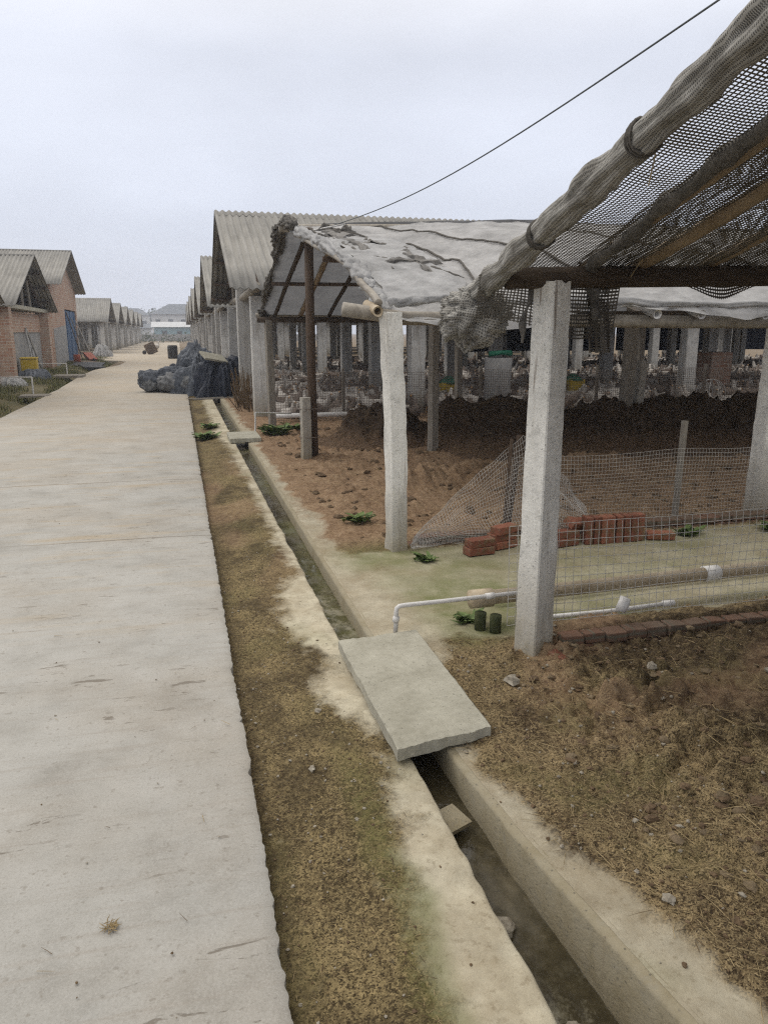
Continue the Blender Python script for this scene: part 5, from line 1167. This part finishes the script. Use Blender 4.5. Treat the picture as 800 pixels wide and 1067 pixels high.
MB().box((0, 0, 1.4), (15, 6, 2.8)).build('wall', MT['bluerender'], r); MB().prism([(-3.8, 2.8), (3.8, 2.8), (0, 4.1)], -8.2, 8.2).build('roof', MT['render'], r)
for x in (-5, -1.5, 2, 5.5): MB().box((x, -3.02, 1.3), (1.2, .06, 1.2)).build('window', MT['glass'], r)
r = thing('distant_hall', 'small white walled outbuilding left of the teal hall', 'hall', (-9.5, 215, 0))
MB().box((0, 0, 1.3), (6, 5, 2.6)).build('wall', MT['render'], r); MB().prism([(-3, 2.6), (3, 2.6), (0, 3.6)], -3.5, 3.5).build('roof', MT['greyroof'], r)
tag(MB().box((0, 0, .6), (60, .3, 1.2)).build('distant_wall', MT['plaster']), 'low grey wall across the end of the road', 'wall').location = (0, 150, 0)
g = MB(); q = random.Random(3)
for i in range(120):
    cx = q.uniform(-150, 60); cy_ = q.uniform(345, 430); h = q.uniform(7, 13)*(1 if cx < -4 else .75)
    g.tube([(cx, cy_, 0), (cx, cy_, h*.6)], .25, 5)
    for _ in range(130):
        d = Vector((q.gauss(0, 1), q.gauss(0, 1), q.gauss(0, 1))).normalized()*q.random()**.4; p = Vector((cx+d.x*h*.42, cy_+d.y*h*.42, h*.62+d.z*h*.40)); s = q.uniform(.4, 1.0)
        a = Vector((q.gauss(0, 1), q.gauss(0, 1), q.gauss(0, 1))).normalized(); c = a.orthogonal().normalized(); e_ = a.cross(c); b = len(g.v)
        g.v += [tuple(p+c*s), tuple(p+e_*s*.7), tuple(p-c*s), tuple(p-e_*s*.7)]; g.face((b, b+1, b+2, b+3))
tag(g.build('distant_wood', MT['wood_far']), 'hazy line of trees behind the far houses', 'wood', kind='stuff')
g = MB()
for i in range(50):
    x = -14+i*.55+q.uniform(-.2, .2); y = 128+q.uniform(-2, 2); h = q.uniform(.8, 1.6)
    for _ in range(30): p = Vector((x+q.gauss(0, .4), y+q.gauss(0, .4), abs(q.gauss(.5, .35))*h)); b = len(g.v); s = .2; g.v += [tuple(p+Vector((q.uniform(-s, s), q.uniform(-s, s), q.uniform(-s, s)))) for _ in range(3)]; g.face((b, b+1, b+2))
tag(g.build('distant_hedge', MT['wood_far']), 'dark low scrub across the far end of the road', 'scrub', kind='stuff')
# haze
k = bpy.data.materials.new('haze_air'); k.use_nodes = True; nt = k.node_tree; nt.nodes.clear(); oo = nt.nodes.new('ShaderNodeOutputMaterial'); pv = nt.nodes.new('ShaderNodeVolumePrincipled')
pv.inputs['Color'].default_value = (.82, .88, 1, 1); pv.inputs['Density'].default_value = .0013; pv.inputs['Anisotropy'].default_value = .2; nt.links.new(pv.outputs[0], oo.inputs['Volume'])
o = MB().box((0, 270, 7.5), (1240, 680, 18)).build('haze', k); tag(o, 'pale grey haze hanging over the whole place', 'haze', kind='stuff')
